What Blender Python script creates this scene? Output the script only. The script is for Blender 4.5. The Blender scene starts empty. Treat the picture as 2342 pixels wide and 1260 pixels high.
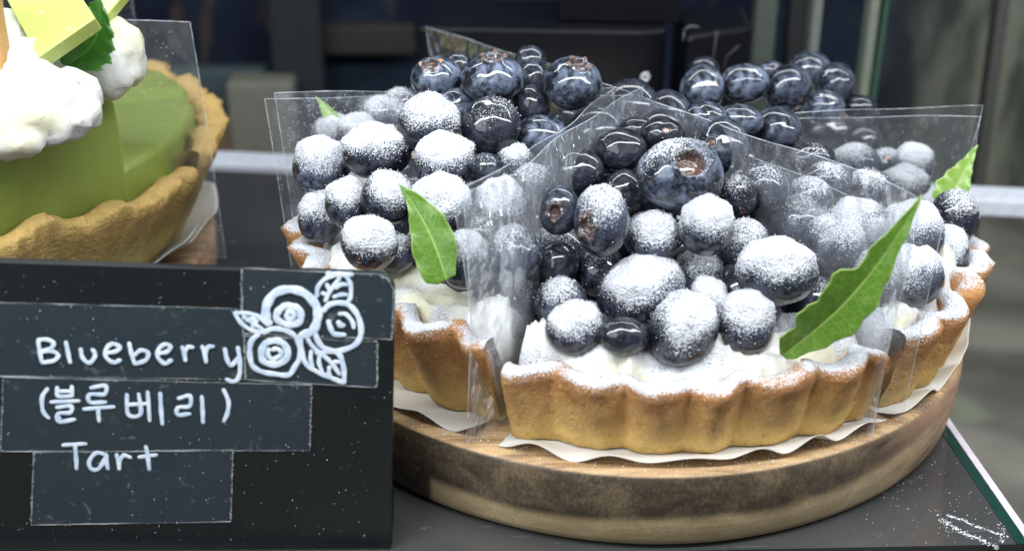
import bpy, math, random
import numpy as np
from mathutils import Vector, Matrix, noise as mnoise

# ------------------------------------------------------------------ camera, world, lights
sc = bpy.context.scene
col = sc.collection
CM = 0.01                                   # everything below is written in centimetres
CAM = np.array([-4.64, -31.14, 16.77]); PITCH, YAW, ROLL = map(math.radians, (24.37, 2.61, 0.51)); FPX = 2827.0

def cam_axes():
    fwd = np.array([math.sin(YAW)*math.cos(PITCH), math.cos(YAW)*math.cos(PITCH), -math.sin(PITCH)])
    right = np.array([math.cos(YAW), -math.sin(YAW), 0.0])
    up = np.cross(right, fwd)
    c, s = math.cos(ROLL), math.sin(ROLL)
    return c*right+s*up, -s*right+c*up, fwd
RT, UP, FW = cam_axes()
cd = bpy.data.cameras.new('camera'); cam = bpy.data.objects.new('camera', cd); col.objects.link(cam)
M = Matrix(((RT[0], UP[0], -FW[0]), (RT[1], UP[1], -FW[1]), (RT[2], UP[2], -FW[2]))).to_4x4()
M.translation = Vector(CAM*CM); cam.matrix_world = M
cd.sensor_width = 36; cd.lens = 36*FPX/2342; cd.clip_start = 0.01; cd.clip_end = 20
cd.dof.use_dof = True; cd.dof.focus_distance = 0.295; cd.dof.aperture_fstop = 11.5
sc.camera = cam
sc.render.resolution_x = 1024; sc.render.resolution_y = 550

w = bpy.data.worlds.new('World'); sc.world = w; w.use_nodes = True
bg = w.node_tree.nodes['Background']; bg.inputs['Color'].default_value = (0.62, 0.72, 0.85, 1); bg.inputs['Strength'].default_value = 0.18

def area(name, loc, target, sx, sy, power, color):
    l = bpy.data.lights.new(name, 'AREA'); l.shape = 'RECTANGLE'; l.size = sx*CM; l.size_y = sy*CM
    l.energy = power; l.color = color
    o = bpy.data.objects.new(name, l); col.objects.link(o)
    o.location = Vector(loc)*CM
    o.rotation_euler = (Vector(target)-Vector(loc)).to_track_quat('-Z', 'Y').to_euler()
    return o
area('led_strip', (1, -16, 27), (0, -1, 3), 90, 3.2, 2.6, (0.93, 0.97, 1.0))
area('led_strip_rear', (2, 9, 32), (0, 0, 3), 70, 3, 1.1, (0.93, 0.97, 1.0))
area('front_left_fill', (-30, -34, 30), (0, 0, 3), 30, 22, 0.75, (0.88, 0.95, 1.0))  # added fill lamp from the front left, brightens the board side

sc.view_settings.view_transform = 'Standard'; sc.view_settings.look = 'None'
sc.view_settings.exposure = 0.12; sc.view_settings.gamma = 1.0
try: sc.view_settings.use_curve_mapping = False
except Exception: pass
cy = sc.cycles
cy.use_denoising = True
cy.max_bounces = 10; cy.transparent_max_bounces = 24; cy.transmission_bounces = 8; cy.glossy_bounces = 4; cy.diffuse_bounces = 4
cy.caustics_reflective = False; cy.caustics_refractive = False; cy.sample_clamp_indirect = 4

# ------------------------------------------------------------------ finding places
def ray(px, py): return FW*FPX + RT*(px-1171) - UP*(py-630)
def at(px, py, y): d = ray(px, py); return CAM + (y-CAM[1])/d[1]*d
def atz(px, py, z): d = ray(px, py); return CAM + (z-CAM[2])/d[2]*d
def onplane(px, py, p, n): d = ray(px, py); return CAM + np.dot(np.asarray(p)-CAM, n)/np.dot(d, n)*d
def depth(P): return float(np.dot(np.asarray(P)-CAM, FW))

# ------------------------------------------------------------------ object helpers
ORG = {}
def fin(o, parent, org):
    if parent is not None:
        o.parent = parent; po = ORG[parent.name]
    else: po = np.zeros(3)
    o.location = Vector((np.asarray(org, float)-po)*CM); ORG[o.name] = np.asarray(org, float)
    return o
def mk(name, V, F, mat, parent=None, org=None, attrs=None, smooth=True, mats=None, fm=None):
    V = np.asarray(V, float)
    if org is None: org = ORG[parent.name] if parent is not None else np.array([V[:, 0].mean(), V[:, 1].mean(), V[:, 2].min()])
    me = bpy.data.meshes.new(name)
    me.from_pydata(((V-np.asarray(org))*CM).tolist(), [], F)
    me.polygons.foreach_set('use_smooth', [smooth]*len(me.polygons))
    for k, a in (attrs or {}).items():
        at_ = me.attributes.new(k, 'FLOAT', 'POINT'); at_.data.foreach_set('value', np.ascontiguousarray(a, dtype=np.float32))
    me.materials.append(mat)
    me.update()
    o = bpy.data.objects.new(name, me); col.objects.link(o)
    return fin(o, parent, org)
def thing(name, org, label=None, cat=None, group=None, kind=None):
    o = bpy.data.objects.new(name, None); col.objects.link(o); o.empty_display_size = 0.01
    fin(o, None, org); return tag(o, label, cat, group, kind)
def tag(o, label=None, cat=None, group=None, kind=None):
    if label: o['label'] = label
    if cat: o['category'] = cat
    if group: o['group'] = group
    if kind: o['kind'] = kind
    return o
def grid_faces(n, m, wrap=False, off=0):
    F = []
    for i in range(n-1):
        for j in range(m if wrap else m-1):
            k = (j+1) % m
            F.append((off+i*m+j, off+i*m+k, off+(i+1)*m+k, off+(i+1)*m+j))
    return F
def tube(P, r, seg=8, flat=None):
    """tube along P, optional (normal, ratio) flattening"""
    P = np.asarray(P, float); n = len(P); V = []; rr = np.full(n, r) if np.isscalar(r) else np.asarray(r)
    T = np.gradient(P, axis=0); T /= np.linalg.norm(T, axis=1)[:, None]+1e-9
    nrm = np.array([0, 0, 1.0]) if flat is None else np.asarray(flat[0], float)
    for i in range(n):
        a = np.cross(nrm, T[i]); l = np.linalg.norm(a)
        a = a/l if l > 1e-4 else np.array([1.0, 0, 0])
        b = np.cross(T[i], a)
        k = 1 if flat is None else flat[1]
        for j in range(seg):
            t = 2*math.pi*j/seg; V.append(P[i]+rr[i]*(math.cos(t)*a+k*math.sin(t)*b))
    F = grid_faces(n, seg, True)
    F.append(tuple(range(seg))[::-1]); F.append(tuple((n-1)*seg+j for j in range(seg)))
    return np.array(V), F
def smooth_line(P, k=6):
    P = np.asarray(P, float)
    if len(P) < 3:
        return np.array([P[0]+(P[-1]-P[0])*t for t in np.linspace(0, 1, 6)])
    Q = np.vstack([2*P[0]-P[1], P, 2*P[-1]-P[-2]]); out = []
    for i in range(1, len(Q)-2):
        p0, p1, p2, p3 = Q[i-1:i+3]
        for t in np.arange(k)/k:
            out.append(.5*((2*p1)+(-p0+p2)*t+(2*p0-5*p1+4*p2-p3)*t*t+(-p0+3*p1-3*p2+p3)*t**3))
    out.append(P[-1]); return np.array(out)
def join(parts):
    V = []; F = []; o = 0
    for v, f in parts:
        V.append(np.asarray(v)); F += [tuple(i+o for i in q) for q in f]; o += len(v)
    return np.vstack(V), F
def box(c, s, rot=0.0):
    c = np.asarray(c, float); sx, sy, sz = np.asarray(s)/2
    V = np.array([[x*sx, y*sy, z*sz] for x in (-1, 1) for y in (-1, 1) for z in (-1, 1)])
    R_ = np.array([[math.cos(rot), -math.sin(rot), 0], [math.sin(rot), math.cos(rot), 0], [0, 0, 1]])
    return V@R_.T+c, [(0, 1, 3, 2), (4, 6, 7, 5), (0, 4, 5, 1), (2, 3, 7, 6), (0, 2, 6, 4), (1, 5, 7, 3)]
def bevel(o, w, seg=3):
    b = o.modifiers.new('bevel', 'BEVEL'); b.width = w*CM; b.segments = seg; b.limit_method = 'ANGLE'
    return o
def octas(P, R_):
    """many tiny irregular grains"""
    n = len(P); rng = np.random.default_rng(n+7)
    D = np.array([[1, 0, 0], [-1, 0, 0], [0, 1, 0], [0, -1, 0], [0, 0, 1], [0, 0, -1]], float)
    V = P[:, None, :]+D[None]*R_[:, None, None]*rng.uniform(.6, 1.3, (n, 6, 1))
    f = np.array([(0, 2, 4), (2, 1, 4), (1, 3, 4), (3, 0, 4), (2, 0, 5), (1, 2, 5), (3, 1, 5), (0, 3, 5)])
    F = (f[None]+6*np.arange(n)[:, None, None]).reshape(-1, 3)
    return V.reshape(-1, 3), F.tolist()
def sinnoise(P, freq, seed, n=7):
    rng = np.random.default_rng(seed); out = np.zeros(len(P))
    for i in range(n):
        d = rng.normal(size=3); d /= np.linalg.norm(d)
        out += np.sin(P@d*freq*rng.uniform(.6, 1.6)+rng.uniform(0, 6.28))
    return out/math.sqrt(n)
def fbm(P, f, seed=0, oct=3):
    out = np.zeros(len(P)); a = 1.0; off = Vector((seed*3.1, seed*7.7, seed*1.3))
    for k in range(oct):
        out += a*np.array([mnoise.noise(Vector(p)*f+off) for p in P]); a *= .5; f *= 2.1
    return out
def sstep(a, b, x):
    t = np.clip((x-a)/(b-a), 0, 1); return t*t*(3-2*t)

# ------------------------------------------------------------------ materials
class NT:
    def __init__(s, name):
        s.m = bpy.data.materials.new(name); s.m.use_nodes = True; s.t = s.m.node_tree; s.t.nodes.clear()
        s.out = s.n('ShaderNodeOutputMaterial')
        tc = s.n('ShaderNodeTexCoord'); vm = s.n('ShaderNodeVectorMath', operation='SCALE'); vm.inputs['Scale'].default_value = 100
        s.l(tc.outputs['Object'], vm.inputs[0]); s.P = vm.outputs[0]
    def n(s, t, **k):
        x = s.t.nodes.new(t)
        for a, b in k.items(): setattr(x, a, b)
        return x
    def l(s, a, b): s.t.links.new(a, b)
    def put(s, inp, v):
        if v is None: return
        if isinstance(v, (int, float)): inp.default_value = v
        elif isinstance(v, (tuple, list)): inp.default_value = (*v, 1) if len(v) == 3 and len(inp.default_value) == 4 else v
        else: s.l(v, inp)
    def noise(s, scale, detail=3, rough=.55, vec=None, dist=0.0):
        x = s.n('ShaderNodeTexNoise'); x.inputs['Scale'].default_value = scale; x.inputs['Detail'].default_value = detail
        x.inputs['Roughness'].default_value = rough; x.inputs['Distortion'].default_value = dist
        s.l(vec or s.P, x.inputs['Vector']); return x.outputs['Fac']
    def voro(s, scale, vec=None, feature='F1'):
        x = s.n('ShaderNodeTexVoronoi', feature=feature); x.inputs['Scale'].default_value = scale
        s.l(vec or s.P, x.inputs['Vector']); return x.outputs['Distance']
    def scaled(s, v):
        x = s.n('ShaderNodeVectorMath', operation='MULTIPLY'); s.l(s.P, x.inputs[0]); x.inputs[1].default_value = v; return x.outputs[0]
    def xyz(s):
        x = s.n('ShaderNodeSeparateXYZ'); s.l(s.P, x.inputs[0]); return x.outputs
    def math(s, op, a, b=None, c=None, clamp=False):
        x = s.n('ShaderNodeMath', operation=op); x.use_clamp = clamp
        s.put(x.inputs[0], a); s.put(x.inputs[1], b)
        if c is not None: s.put(x.inputs[2], c)
        return x.outputs[0]
    def ramp(s, f, a, b, c=0.0, d=1.0):
        x = s.n('ShaderNodeMapRange', interpolation_type='SMOOTHSTEP'); s.l(f, x.inputs[0])
        for i, v in enumerate((a, b, c, d)): s.put(x.inputs[i+1], v)
        return x.outputs[0]
    def mix(s, f, a, b):
        x = s.n('ShaderNodeMix', data_type='RGBA'); s.put(x.inputs[0], f); s.put(x.inputs[6], a); s.put(x.inputs[7], b); return x.outputs[2]
    def attr(s, name):
        x = s.n('ShaderNodeAttribute', attribute_name=name); return x.outputs['Fac']
    def bump(s, h, strength, dist, nrm=None):
        x = s.n('ShaderNodeBump'); x.inputs['Strength'].default_value = strength; x.inputs['Distance'].default_value = dist*CM
        s.l(h, x.inputs['Height'])
        if nrm is not None: s.l(nrm, x.inputs['Normal'])
        return x.outputs[0]
    def bsdf(s, color, rough=.5, nrm=None, **k):
        x = s.n('ShaderNodeBsdfPrincipled'); s.put(x.inputs['Base Color'], color); s.put(x.inputs['Roughness'], rough)
        if nrm is not None: s.l(nrm, x.inputs['Normal'])
        for a, b in k.items(): s.put(x.inputs[a.replace('_', ' ')], b)
        return x.outputs[0]
    def mixs(s, f, a, b):
        x = s.n('ShaderNodeMixShader'); s.put(x.inputs[0], f); s.l(a, x.inputs[1]); s.l(b, x.inputs[2]); return x.outputs[0]
    def done(s, sh): s.l(sh, s.out.inputs['Surface']); return s.m

SUGAR = (0.76, 0.78, 0.83)
def sugar_over(t, base, soft=.26):
    """powdered sugar lying where the surface carries it (attribute dust), broken up into grains"""
    g = t.noise(22, 2, .6); g2 = t.noise(50, 1, .5)
    gg = t.math('ADD', t.math('MULTIPLY', g, .6), t.math('MULTIPLY', g2, .4))
    gg = t.ramp(gg, .33, .67)
    d = t.attr('dust')
    m = t.math('SUBTRACT', t.math('SUBTRACT', t.math('MULTIPLY', d, 1.12), .12), gg)
    m = t.ramp(m, -soft, soft)
    h = t.math('ADD', t.noise(9, 4, .75), t.math('MULTIPLY', t.voro(20), .5))
    nb = t.bump(h, 1.0, .11)
    s = t.bsdf(SUGAR, .95, nb, Subsurface_Weight=.0, Specular_IOR_Level=.15, Sheen_Weight=.0)
    return t.mixs(m, base, s)

def m_berry():
    t = NT('blueberry_skin')
    b = t.attr('bloom')
    f = t.noise(1.7, 4, .65, dist=.8); f2 = t.noise(7, 3, .6)
    f = t.math('ADD', t.math('MULTIPLY', f, .75), t.math('MULTIPLY', f2, .25))
    f = t.ramp(f, .40, .62)
    f = t.math('MULTIPLY', f, b)
    c = t.mix(f, (0.004, 0.005, 0.010), (0.19, 0.235, 0.33))
    c = t.mix(t.ramp(t.noise(.9, 2), .55, .75, 0, .5), c, (0.016, 0.007, 0.022))
    c = t.mix(t.attr('scar'), c, (0.11, 0.06, 0.04))
    nb = t.bump(t.noise(1.7, 2, .5, dist=.5), .7, .20)
    nb2 = t.bump(t.noise(4, 2, .5), .45, .06, nb)
    base = t.bsdf(c, .42, nb2, Coat_Weight=1.0, Coat_Roughness=.035, Coat_IOR=1.5, Specular_IOR_Level=.15)
    return t.done(sugar_over(t, base))
def m_sugar():
    t = NT('powdered_sugar'); return t.done(t.bsdf((0.88, 0.89, 0.92), .9))
def m_calyx(name, c1, c2):
    t = NT(name); return t.done(t.bsdf(t.mix(t.noise(6, 3), c1, c2), .6, t.bump(t.noise(12, 2), .5, .03), Coat_Weight=.5, Coat_Roughness=.15))
def m_cream():
    t = NT('whipped_cream_white')
    c = t.mix(t.ramp(t.noise(.55, 3), .45, .62), (0.70, 0.70, 0.665), (0.69, 0.67, 0.50))
    nb = t.bump(t.noise(2.2, 3, .5, dist=.6), .6, .10); nb = t.bump(t.noise(11, 3, .6), .35, .03, nb)
    base = t.bsdf(c, .38, nb, Subsurface_Weight=.4, Subsurface_Scale=.005, Subsurface_Radius=(1, .8, .6))
    return t.done(sugar_over(t, base, .2))
def m_crust(name, top, mid, low, z0, z1, green=False):
    t = NT(name)
    z = t.xyz()['Z']
    f = t.ramp(z, z0, z1)
    n1 = t.noise(1.6, 4, .65); n2 = t.noise(9, 4, .7)
    ff = t.math('ADD', f, t.math('MULTIPLY', t.math('SUBTRACT', n1, .5), .9), clamp=True)
    c = t.mix(t.ramp(ff, 0, .6), low, mid); c = t.mix(t.ramp(ff, .62, 1.0), c, top)
    c = t.mix(t.ramp(n2, .52, .75, 0, .45), c, (top[0]*.6, top[1]*.5, top[2]*.45))
    c = t.mix(t.ramp(t.noise(2.6, 4, .7), .56, .72, 0, .35), c, (top[0]*.8, top[1]*.7, top[2]*.6)); c = t.mix(t.ramp(t.noise(14, 2), .25, .42, .55, 0), c, (low[0]*1.15, low[1]*1.25, low[2]*1.6))
    pores = t.ramp(t.voro(5.5), .0, .22)
    h = t.math('ADD', t.math('MULTIPLY', n2, .8), t.math('MULTIPLY', pores, .12))
    h = t.math('ADD', h, t.math('MULTIPLY', t.noise(26, 3, .7), .35)); h = t.math('ADD', h, t.math('MULTIPLY', t.noise(3.2, 3, .6), .9))
    nb = t.bump(h, .9, .12 if not green else .12)
    base = t.bsdf(c, .62, nb, Specular_IOR_Level=.35, Subsurface_Weight=.06, Subsurface_Scale=.002, Subsurface_Radius=(1, .5, .2))
    return t.done(sugar_over(t, base, .15))
def m_film():
    t = NT('clear_cake_film')
    geo = t.n('ShaderNodeNewGeometry')
    cr = t.attr('crinkle')
    wr = t.noise(.7, 2, .5, t.scaled((1, 1, .6)), dist=.6); fine = t.voro(3.2, t.scaled((1, 1, .6)))
    h = t.math('ADD', wr, t.math('MULTIPLY', t.math('MULTIPLY', fine, cr), 1.4))
    nb = t.bump(h, .16, .08)
    ck = t.math('MULTIPLY', fine, cr); nb = t.bump(ck, .8, .22, nb)
    gl = t.n('ShaderNodeBsdfGlossy'); gl.inputs['Roughness'].default_value = .07; gl.inputs['Color'].default_value = (.95, .97, 1, 1); t.l(nb, gl.inputs['Normal'])
    tr = t.n('ShaderNodeBsdfTransparent'); tr.inputs['Color'].default_value = (.975, .98, .985, 1)
    fr = t.n('ShaderNodeFresnel'); fr.inputs['IOR'].default_value = 1.5; t.l(nb, fr.inputs['Normal'])
    a = t.mixs(t.math('MINIMUM', t.math('MULTIPLY', fr.outputs[0], .85), .30), tr.outputs[0], gl.outputs[0])
    df = t.n('ShaderNodeBsdfDiffuse'); df.inputs['Color'].default_value = (.85, .88, .95, 1)
    tl = t.n('ShaderNodeBsdfTranslucent'); tl.inputs['Color'].default_value = (.85, .88, .95, 1)
    dd = t.mixs(.5, df.outputs[0], tl.outputs[0])
    sm = t.ramp(t.noise(.8, 4, .6, dist=.8), .42, .75, .0, .10)
    sm = t.math('ADD', t.math('MULTIPLY', t.math('ADD', sm, .085), t.attr('haze')), .012)
    sm = t.math('ADD', sm, t.math('MULTIPLY', t.math('MULTIPLY', t.ramp(fine, .38, .12), cr), .16))  # whiter haze on the crinkles paints in their highlights
    cl = t.math('MULTIPLY', t.math('MULTIPLY', t.ramp(t.noise(1.1, 6, .8), .55, .66), t.attr('smear')), t.ramp(t.noise(16, 2), .38, .58)); sm = t.math('ADD', sm, cl, clamp=True)
    a = t.mixs(sm, a, dd)
    # grains of sugar stuck to it
    sp = t.math('MULTIPLY', t.ramp(t.voro(13), .20, .12), t.ramp(t.math('ADD', t.noise(.9, 3, .7), t.attr('speck')), .50, .62))
    sp = t.math('MULTIPLY', sp, t.ramp(t.noise(6, 1), .45, .55))
    a = t.mixs(t.math('MULTIPLY', sp, .75), a, df.outputs[0])
    return t.done(a)
def m_film_edge():
    t = NT('film_cut_edge')
    tr = t.n('ShaderNodeBsdfTransparent'); b = t.bsdf((.75, .8, .88), .15)
    return t.done(t.mixs(t.ramp(t.noise(2, 3), .35, .65, .15, .55), tr.outputs[0], b))
def m_paper():
    t = NT('baking_paper')
    b = t.bsdf((.80, .78, .74), .55, t.bump(t.noise(9, 3), .2, .02), Specular_IOR_Level=.3)
    tl = t.n('ShaderNodeBsdfTranslucent'); tl.inputs['Color'].default_value = (.8, .76, .68, 1)
    return t.done(t.mixs(.25, b, tl.outputs[0]))
def m_leaf(name, c1, c2, vein, nside=9.0):
    t = NT(name)
    u = t.attr('lu'); v = t.attr('lv'); av = t.math('ABSOLUTE', v)
    mid = t.ramp(av, .07, .02)
    x = t.math('SUBTRACT', t.math('MULTIPLY', u, nside), t.math('MULTIPLY', av, 2.2))
    x = t.math('ADD', x, t.math('MULTIPLY', t.noise(1.2, 2), .8))
    fr = t.math('ABSOLUTE', t.math('SUBTRACT', t.math('FRACT', x), .5))
    side = t.ramp(fr, .05, .0)
    net = t.ramp(t.voro(4.5, feature='DISTANCE_TO_EDGE'), .06, .0, 0, .35)
    ve = t.math('MAXIMUM', t.math('MULTIPLY', side, .30), net); ve = t.math('MAXIMUM', ve, mid)
    edge = t.ramp(av, .93, 1.0)
    c = t.mix(t.noise(1.0, 3), c1, c2); c = t.mix(t.math('MAXIMUM', t.math('MULTIPLY', ve, .75), t.math('MULTIPLY', edge, .7)), c, vein)
    c = t.mix(t.ramp(t.noise(8, 2), .62, .7, 0, .3), c, (.05, .07, .01))
    nb = t.bump(mid, -.2, .02); nb = t.bump(t.noise(5, 3), .35, .05, nb)
    b = t.bsdf(c, .33, nb, Coat_Weight=.25, Coat_Roughness=.2)
    tl = t.n('ShaderNodeBsdfTranslucent'); t.l(t.mix(.5, c, (.25, .5, .03)), tl.inputs['Color'])
    return t.done(t.mixs(.32, b, tl.outputs[0]))
def m_wood(name, darkband=True):
    t = NT(name); o = t.xyz(); z = o['Z']; x = o['X']
    geo = t.n('ShaderNodeNewGeometry'); sp = t.n('ShaderNodeSeparateXYZ'); t.l(geo.outputs['Normal'], sp.inputs[0])
    topm = t.ramp(sp.outputs['Z'], .55, .8)
    g1 = t.noise(1.0, 5, .6, t.scaled((.18, 2.2, 1.0)), dist=1.0); g2 = t.noise(6, 4, .65, t.scaled((.12, 2.0, 2.0)))
    top = t.mix(t.ramp(g1, .38, .62), (0.52, 0.34, 0.17), (0.27, 0.155, 0.07)); top = t.mix(t.ramp(g2, .45, .7, 0, .55), top, (0.60, 0.42, 0.22))
    top = t.mix(t.ramp(t.noise(.35, 2, .5, t.scaled((1, 2.5, 1))), .56, .7, 0, .75), top, (0.12, 0.08, 0.05))
    speck = t.math('ADD', t.math('MULTIPLY', t.noise(16, 4, .75, t.scaled((1, 1, .55))), .45), t.math('MULTIPLY', t.noise(.9, 4, .6, t.scaled((1, 1, 1.4)), dist=.5), .55))
    streak = t.noise(1.6, 4, .6, t.scaled((.5, .5, 2.2)), dist=.7)
    dk = t.mix(t.ramp(speck, .42, .68), (0.05, 0.037, 0.025), (0.21, 0.155, 0.095))
    dk = t.mix(t.ramp(streak, .45, .62, 0, .35), dk, (0.10, 0.072, 0.045))
    lt = t.mix(t.ramp(speck, .4, .7), (0.50, 0.37, 0.20), (0.74, 0.57, 0.34))
    br = t.mix(t.ramp(streak, .35, .65), (0.50, 0.31, 0.19), (0.28, 0.17, 0.105)); br = t.mix(t.ramp(speck, .45, .7, 0, .5), br, (0.48, 0.32, 0.20))
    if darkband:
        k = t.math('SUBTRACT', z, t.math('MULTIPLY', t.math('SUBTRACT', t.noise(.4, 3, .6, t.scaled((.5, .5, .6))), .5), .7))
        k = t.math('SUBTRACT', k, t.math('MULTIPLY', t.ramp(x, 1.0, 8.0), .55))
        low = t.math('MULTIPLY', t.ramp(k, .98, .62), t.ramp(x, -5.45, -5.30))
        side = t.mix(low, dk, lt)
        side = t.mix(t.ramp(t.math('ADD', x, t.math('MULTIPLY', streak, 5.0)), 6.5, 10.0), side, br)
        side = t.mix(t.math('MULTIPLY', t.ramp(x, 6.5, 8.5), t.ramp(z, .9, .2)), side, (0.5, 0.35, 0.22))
    else: side = br
    c = t.mix(topm, side, top)
    h = t.math('ADD', t.math('MULTIPLY', speck, .5), g2)
    base = t.bsdf(c, .45, t.bump(h, .25, .04), Specular_IOR_Level=.35)
    return t.done(sugar_over(t, base, .1))
def m_shelf():
    t = NT('dark_glass')
    n = t.noise(.25, 3); scr = t.ramp(t.noise(1.5, 4, .7, t.scaled((.3, 2.5, 1)), dist=2), .64, .72)
    c = t.mix(n, (.030, .032, .035), (.075, .073, .07)); c = t.mix(t.math('MULTIPLY', scr, .35), c, (.4, .42, .45))
    dust = t.math('MULTIPLY', t.ramp(t.voro(6), .07, .03), t.ramp(t.noise(.7, 2), .5, .65))
    c = t.mix(t.math('MULTIPLY', dust, .7), c, (.7, .72, .75))
    return t.done(t.bsdf(c, t.ramp(t.noise(.6, 3), .3, .7, .05, .14), None, Coat_Weight=.6, Coat_Roughness=.05, Specular_IOR_Level=.6))
def m_simple(name, c, rough=.5, bump=0, **k):
    t = NT(name); n = t.noise(2.5, 4)
    cc = t.mix(n, tuple(v*.75 for v in c), tuple(min(1, v*1.25) for v in c))
    return t.done(t.bsdf(cc, rough, t.bump(t.noise(20, 3), bump, .02) if bump else None, **k))
def m_sign():
    t = NT('black_card')
    d = t.math('MULTIPLY', t.ramp(t.voro(9), .07, .03), t.ramp(t.noise(1.1, 2), .5, .6))
    c = t.mix(t.noise(.3, 2), (.006, .007, .008), (.012, .015, .016)); c = t.mix(t.math('MULTIPLY', d, .6), c, (.7, .7, .72))
    c = t.mix(t.ramp(t.noise(3, 4, .7, t.scaled((1, 1, 2.5)), dist=2), .66, .74, 0, .10), c, (.5, .55, .6))
    return t.done(t.bsdf(c, .3, t.bump(t.noise(1.2, 2), .12, .05), Specular_IOR_Level=.5))
def m_tape():
    t = NT('clear_tape')
    tr = t.n('ShaderNodeBsdfTransparent')
    sm = t.ramp(t.noise(2.2, 4, .65, dist=1.5), .60, .75, 0, .12)
    b = t.bsdf(t.mix(t.noise(.6, 3), (.035, .055, .075), (.06, .078, .085)), .22, t.bump(t.noise(1.5, 2), .25, .06))
    w2 = t.bsdf((.6, .65, .7), .4)
    return t.done(t.mixs(sm, t.mixs(.40, tr.outputs[0], b), w2))
def m_marker():
    t = NT('white_marker'); n = t.noise(4, 4, .6)
    return t.done(t.bsdf(t.mix(t.ramp(n, .35, .65), (.50, .60, .74), (.74, .80, .86)), .85, Specular_IOR_Level=.1))
def m_custard():
    t = NT('matcha_custard')
    c = t.mix(t.noise(.7, 3), (.14, .185, .028), (.20, .25, .05))
    c = t.mix(t.ramp(t.voro(4.5), .10, .04, 0, .5), c, (.05, .07, .02))
    c = t.mix(t.ramp(t.noise(3, 3, .6, t.scaled((3, 3, .25))), .5, .75, 0, .35), c, (.22, .27, .06))
    h = t.math('ADD', t.noise(1.3, 3), t.math('MULTIPLY', t.noise(5, 3, .6, t.scaled((2, 2, .4))), .3))
    return t.done(t.bsdf(c, .42, t.bump(h, .4, .10), Subsurface_Weight=.35, Subsurface_Scale=.004, Subsurface_Radius=(.7, 1, .3)))
def m_choc():
    t = NT('matcha_chocolate')
    c = t.mix(t.noise(.6, 3), (.52, .60, .16), (.44, .54, .13)); c = t.mix(t.ramp(t.noise(1.1, 2), .66, .74, 0, .5), c, (.45, .47, .3))
    c = t.mix(t.ramp(t.voro(2.3), .13, .07, 0, .6), c, (.75, .8, .5))
    return t.done(t.bsdf(c, .3, t.bump(t.noise(2, 3), .15, .04), Subsurface_Weight=.15, Subsurface_Scale=.003))
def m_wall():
    t = NT('dark_panel_painted_reflections'); o = t.xyz(); x = o['X']; z = o['Z']  # blurred glass reflections painted in as mottled colour
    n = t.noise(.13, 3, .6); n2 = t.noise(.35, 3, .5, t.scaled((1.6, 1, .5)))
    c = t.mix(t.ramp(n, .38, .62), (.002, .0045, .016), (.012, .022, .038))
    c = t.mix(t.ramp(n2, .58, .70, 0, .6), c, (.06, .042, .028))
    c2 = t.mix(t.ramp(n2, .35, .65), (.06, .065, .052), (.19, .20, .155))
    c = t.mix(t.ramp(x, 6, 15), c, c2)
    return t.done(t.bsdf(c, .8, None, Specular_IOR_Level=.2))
def m_floor():
    t = NT('taupe_counter_stone'); n = t.noise(.14, 3, .5); n2 = t.noise(.3, 2, .5)
    c = t.mix(t.ramp(n, .35, .65), (.10, .095, .085), (.27, .25, .21)); c = t.mix(t.ramp(n2, .56, .68, 0, .7), c, (.22, .25, .17))
    return t.done(t.bsdf(c, .45, None, Coat_Weight=.2, Coat_Roughness=.2))

SKIN = m_berry(); SUG = m_sugar(); CREAM = m_cream()
CAL_B = m_calyx('calyx_brown', (.05, .03, .03), (.16, .09, .07)); CAL_O = m_calyx('calyx_orange', (.45, .16, .08), (.65, .33, .2)); CAL_P = m_calyx('calyx_pink', (.5, .2, .2), (.7, .45, .42))
CRUST = m_crust('golden_crust', (.46, .21, .07), (.69, .39, .13), (.84, .56, .18), -.05, 1.95)
MCRUST = m_crust('matcha_crust', (.47, .31, .10), (.34, .24, .08), (.43, .35, .12), .3, 3.3, True)
FILM = m_film(); FEDGE = m_film_edge(); PAPER = m_paper()
LEAF = m_leaf('bay_leaf_green', (.105, .23, .02), (.155, .32, .035), (.50, .66, .20)); LEAFY = m_leaf('pale_leaf_green', (.22, .40, .06), (.30, .46, .08), (.5, .62, .25)); MINT = m_leaf('mint_leaf_green', (.03, .13, .015), (.05, .19, .02), (.12, .3, .06))
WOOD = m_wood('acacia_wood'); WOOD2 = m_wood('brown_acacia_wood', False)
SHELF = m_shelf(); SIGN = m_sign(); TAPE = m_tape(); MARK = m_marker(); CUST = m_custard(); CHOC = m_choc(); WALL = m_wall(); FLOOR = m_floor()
BLACK = m_simple('black_plastic', (.004, .0045, .006), .3, Specular_IOR_Level=.25); GREY = m_simple('rail_painted_reflection', (.66, .69, .76), .35); GREEN = m_simple('green_glass_edge', (.008, .04, .032), .12, Coat_Weight=1.0)
EDGEW = m_simple('polished_glass_edge', (.62, .56, .62), .3); OLIVE = m_simple('olive_grey_profile', (.10, .115, .09), .5); TAPEE = m_simple('torn_tape_edge', (.36, .38, .39), .6, .5)
BROWNB = m_simple('dim_carton_brown', (.16, .10, .06), .8); BEIGEB = m_simple('dim_carton_beige', (.14, .14, .11), .8); GREENG = m_simple('dull_green_profile', (.05, .11, .075), .4)

T = 2.0                                      # top of the wooden boards
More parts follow.
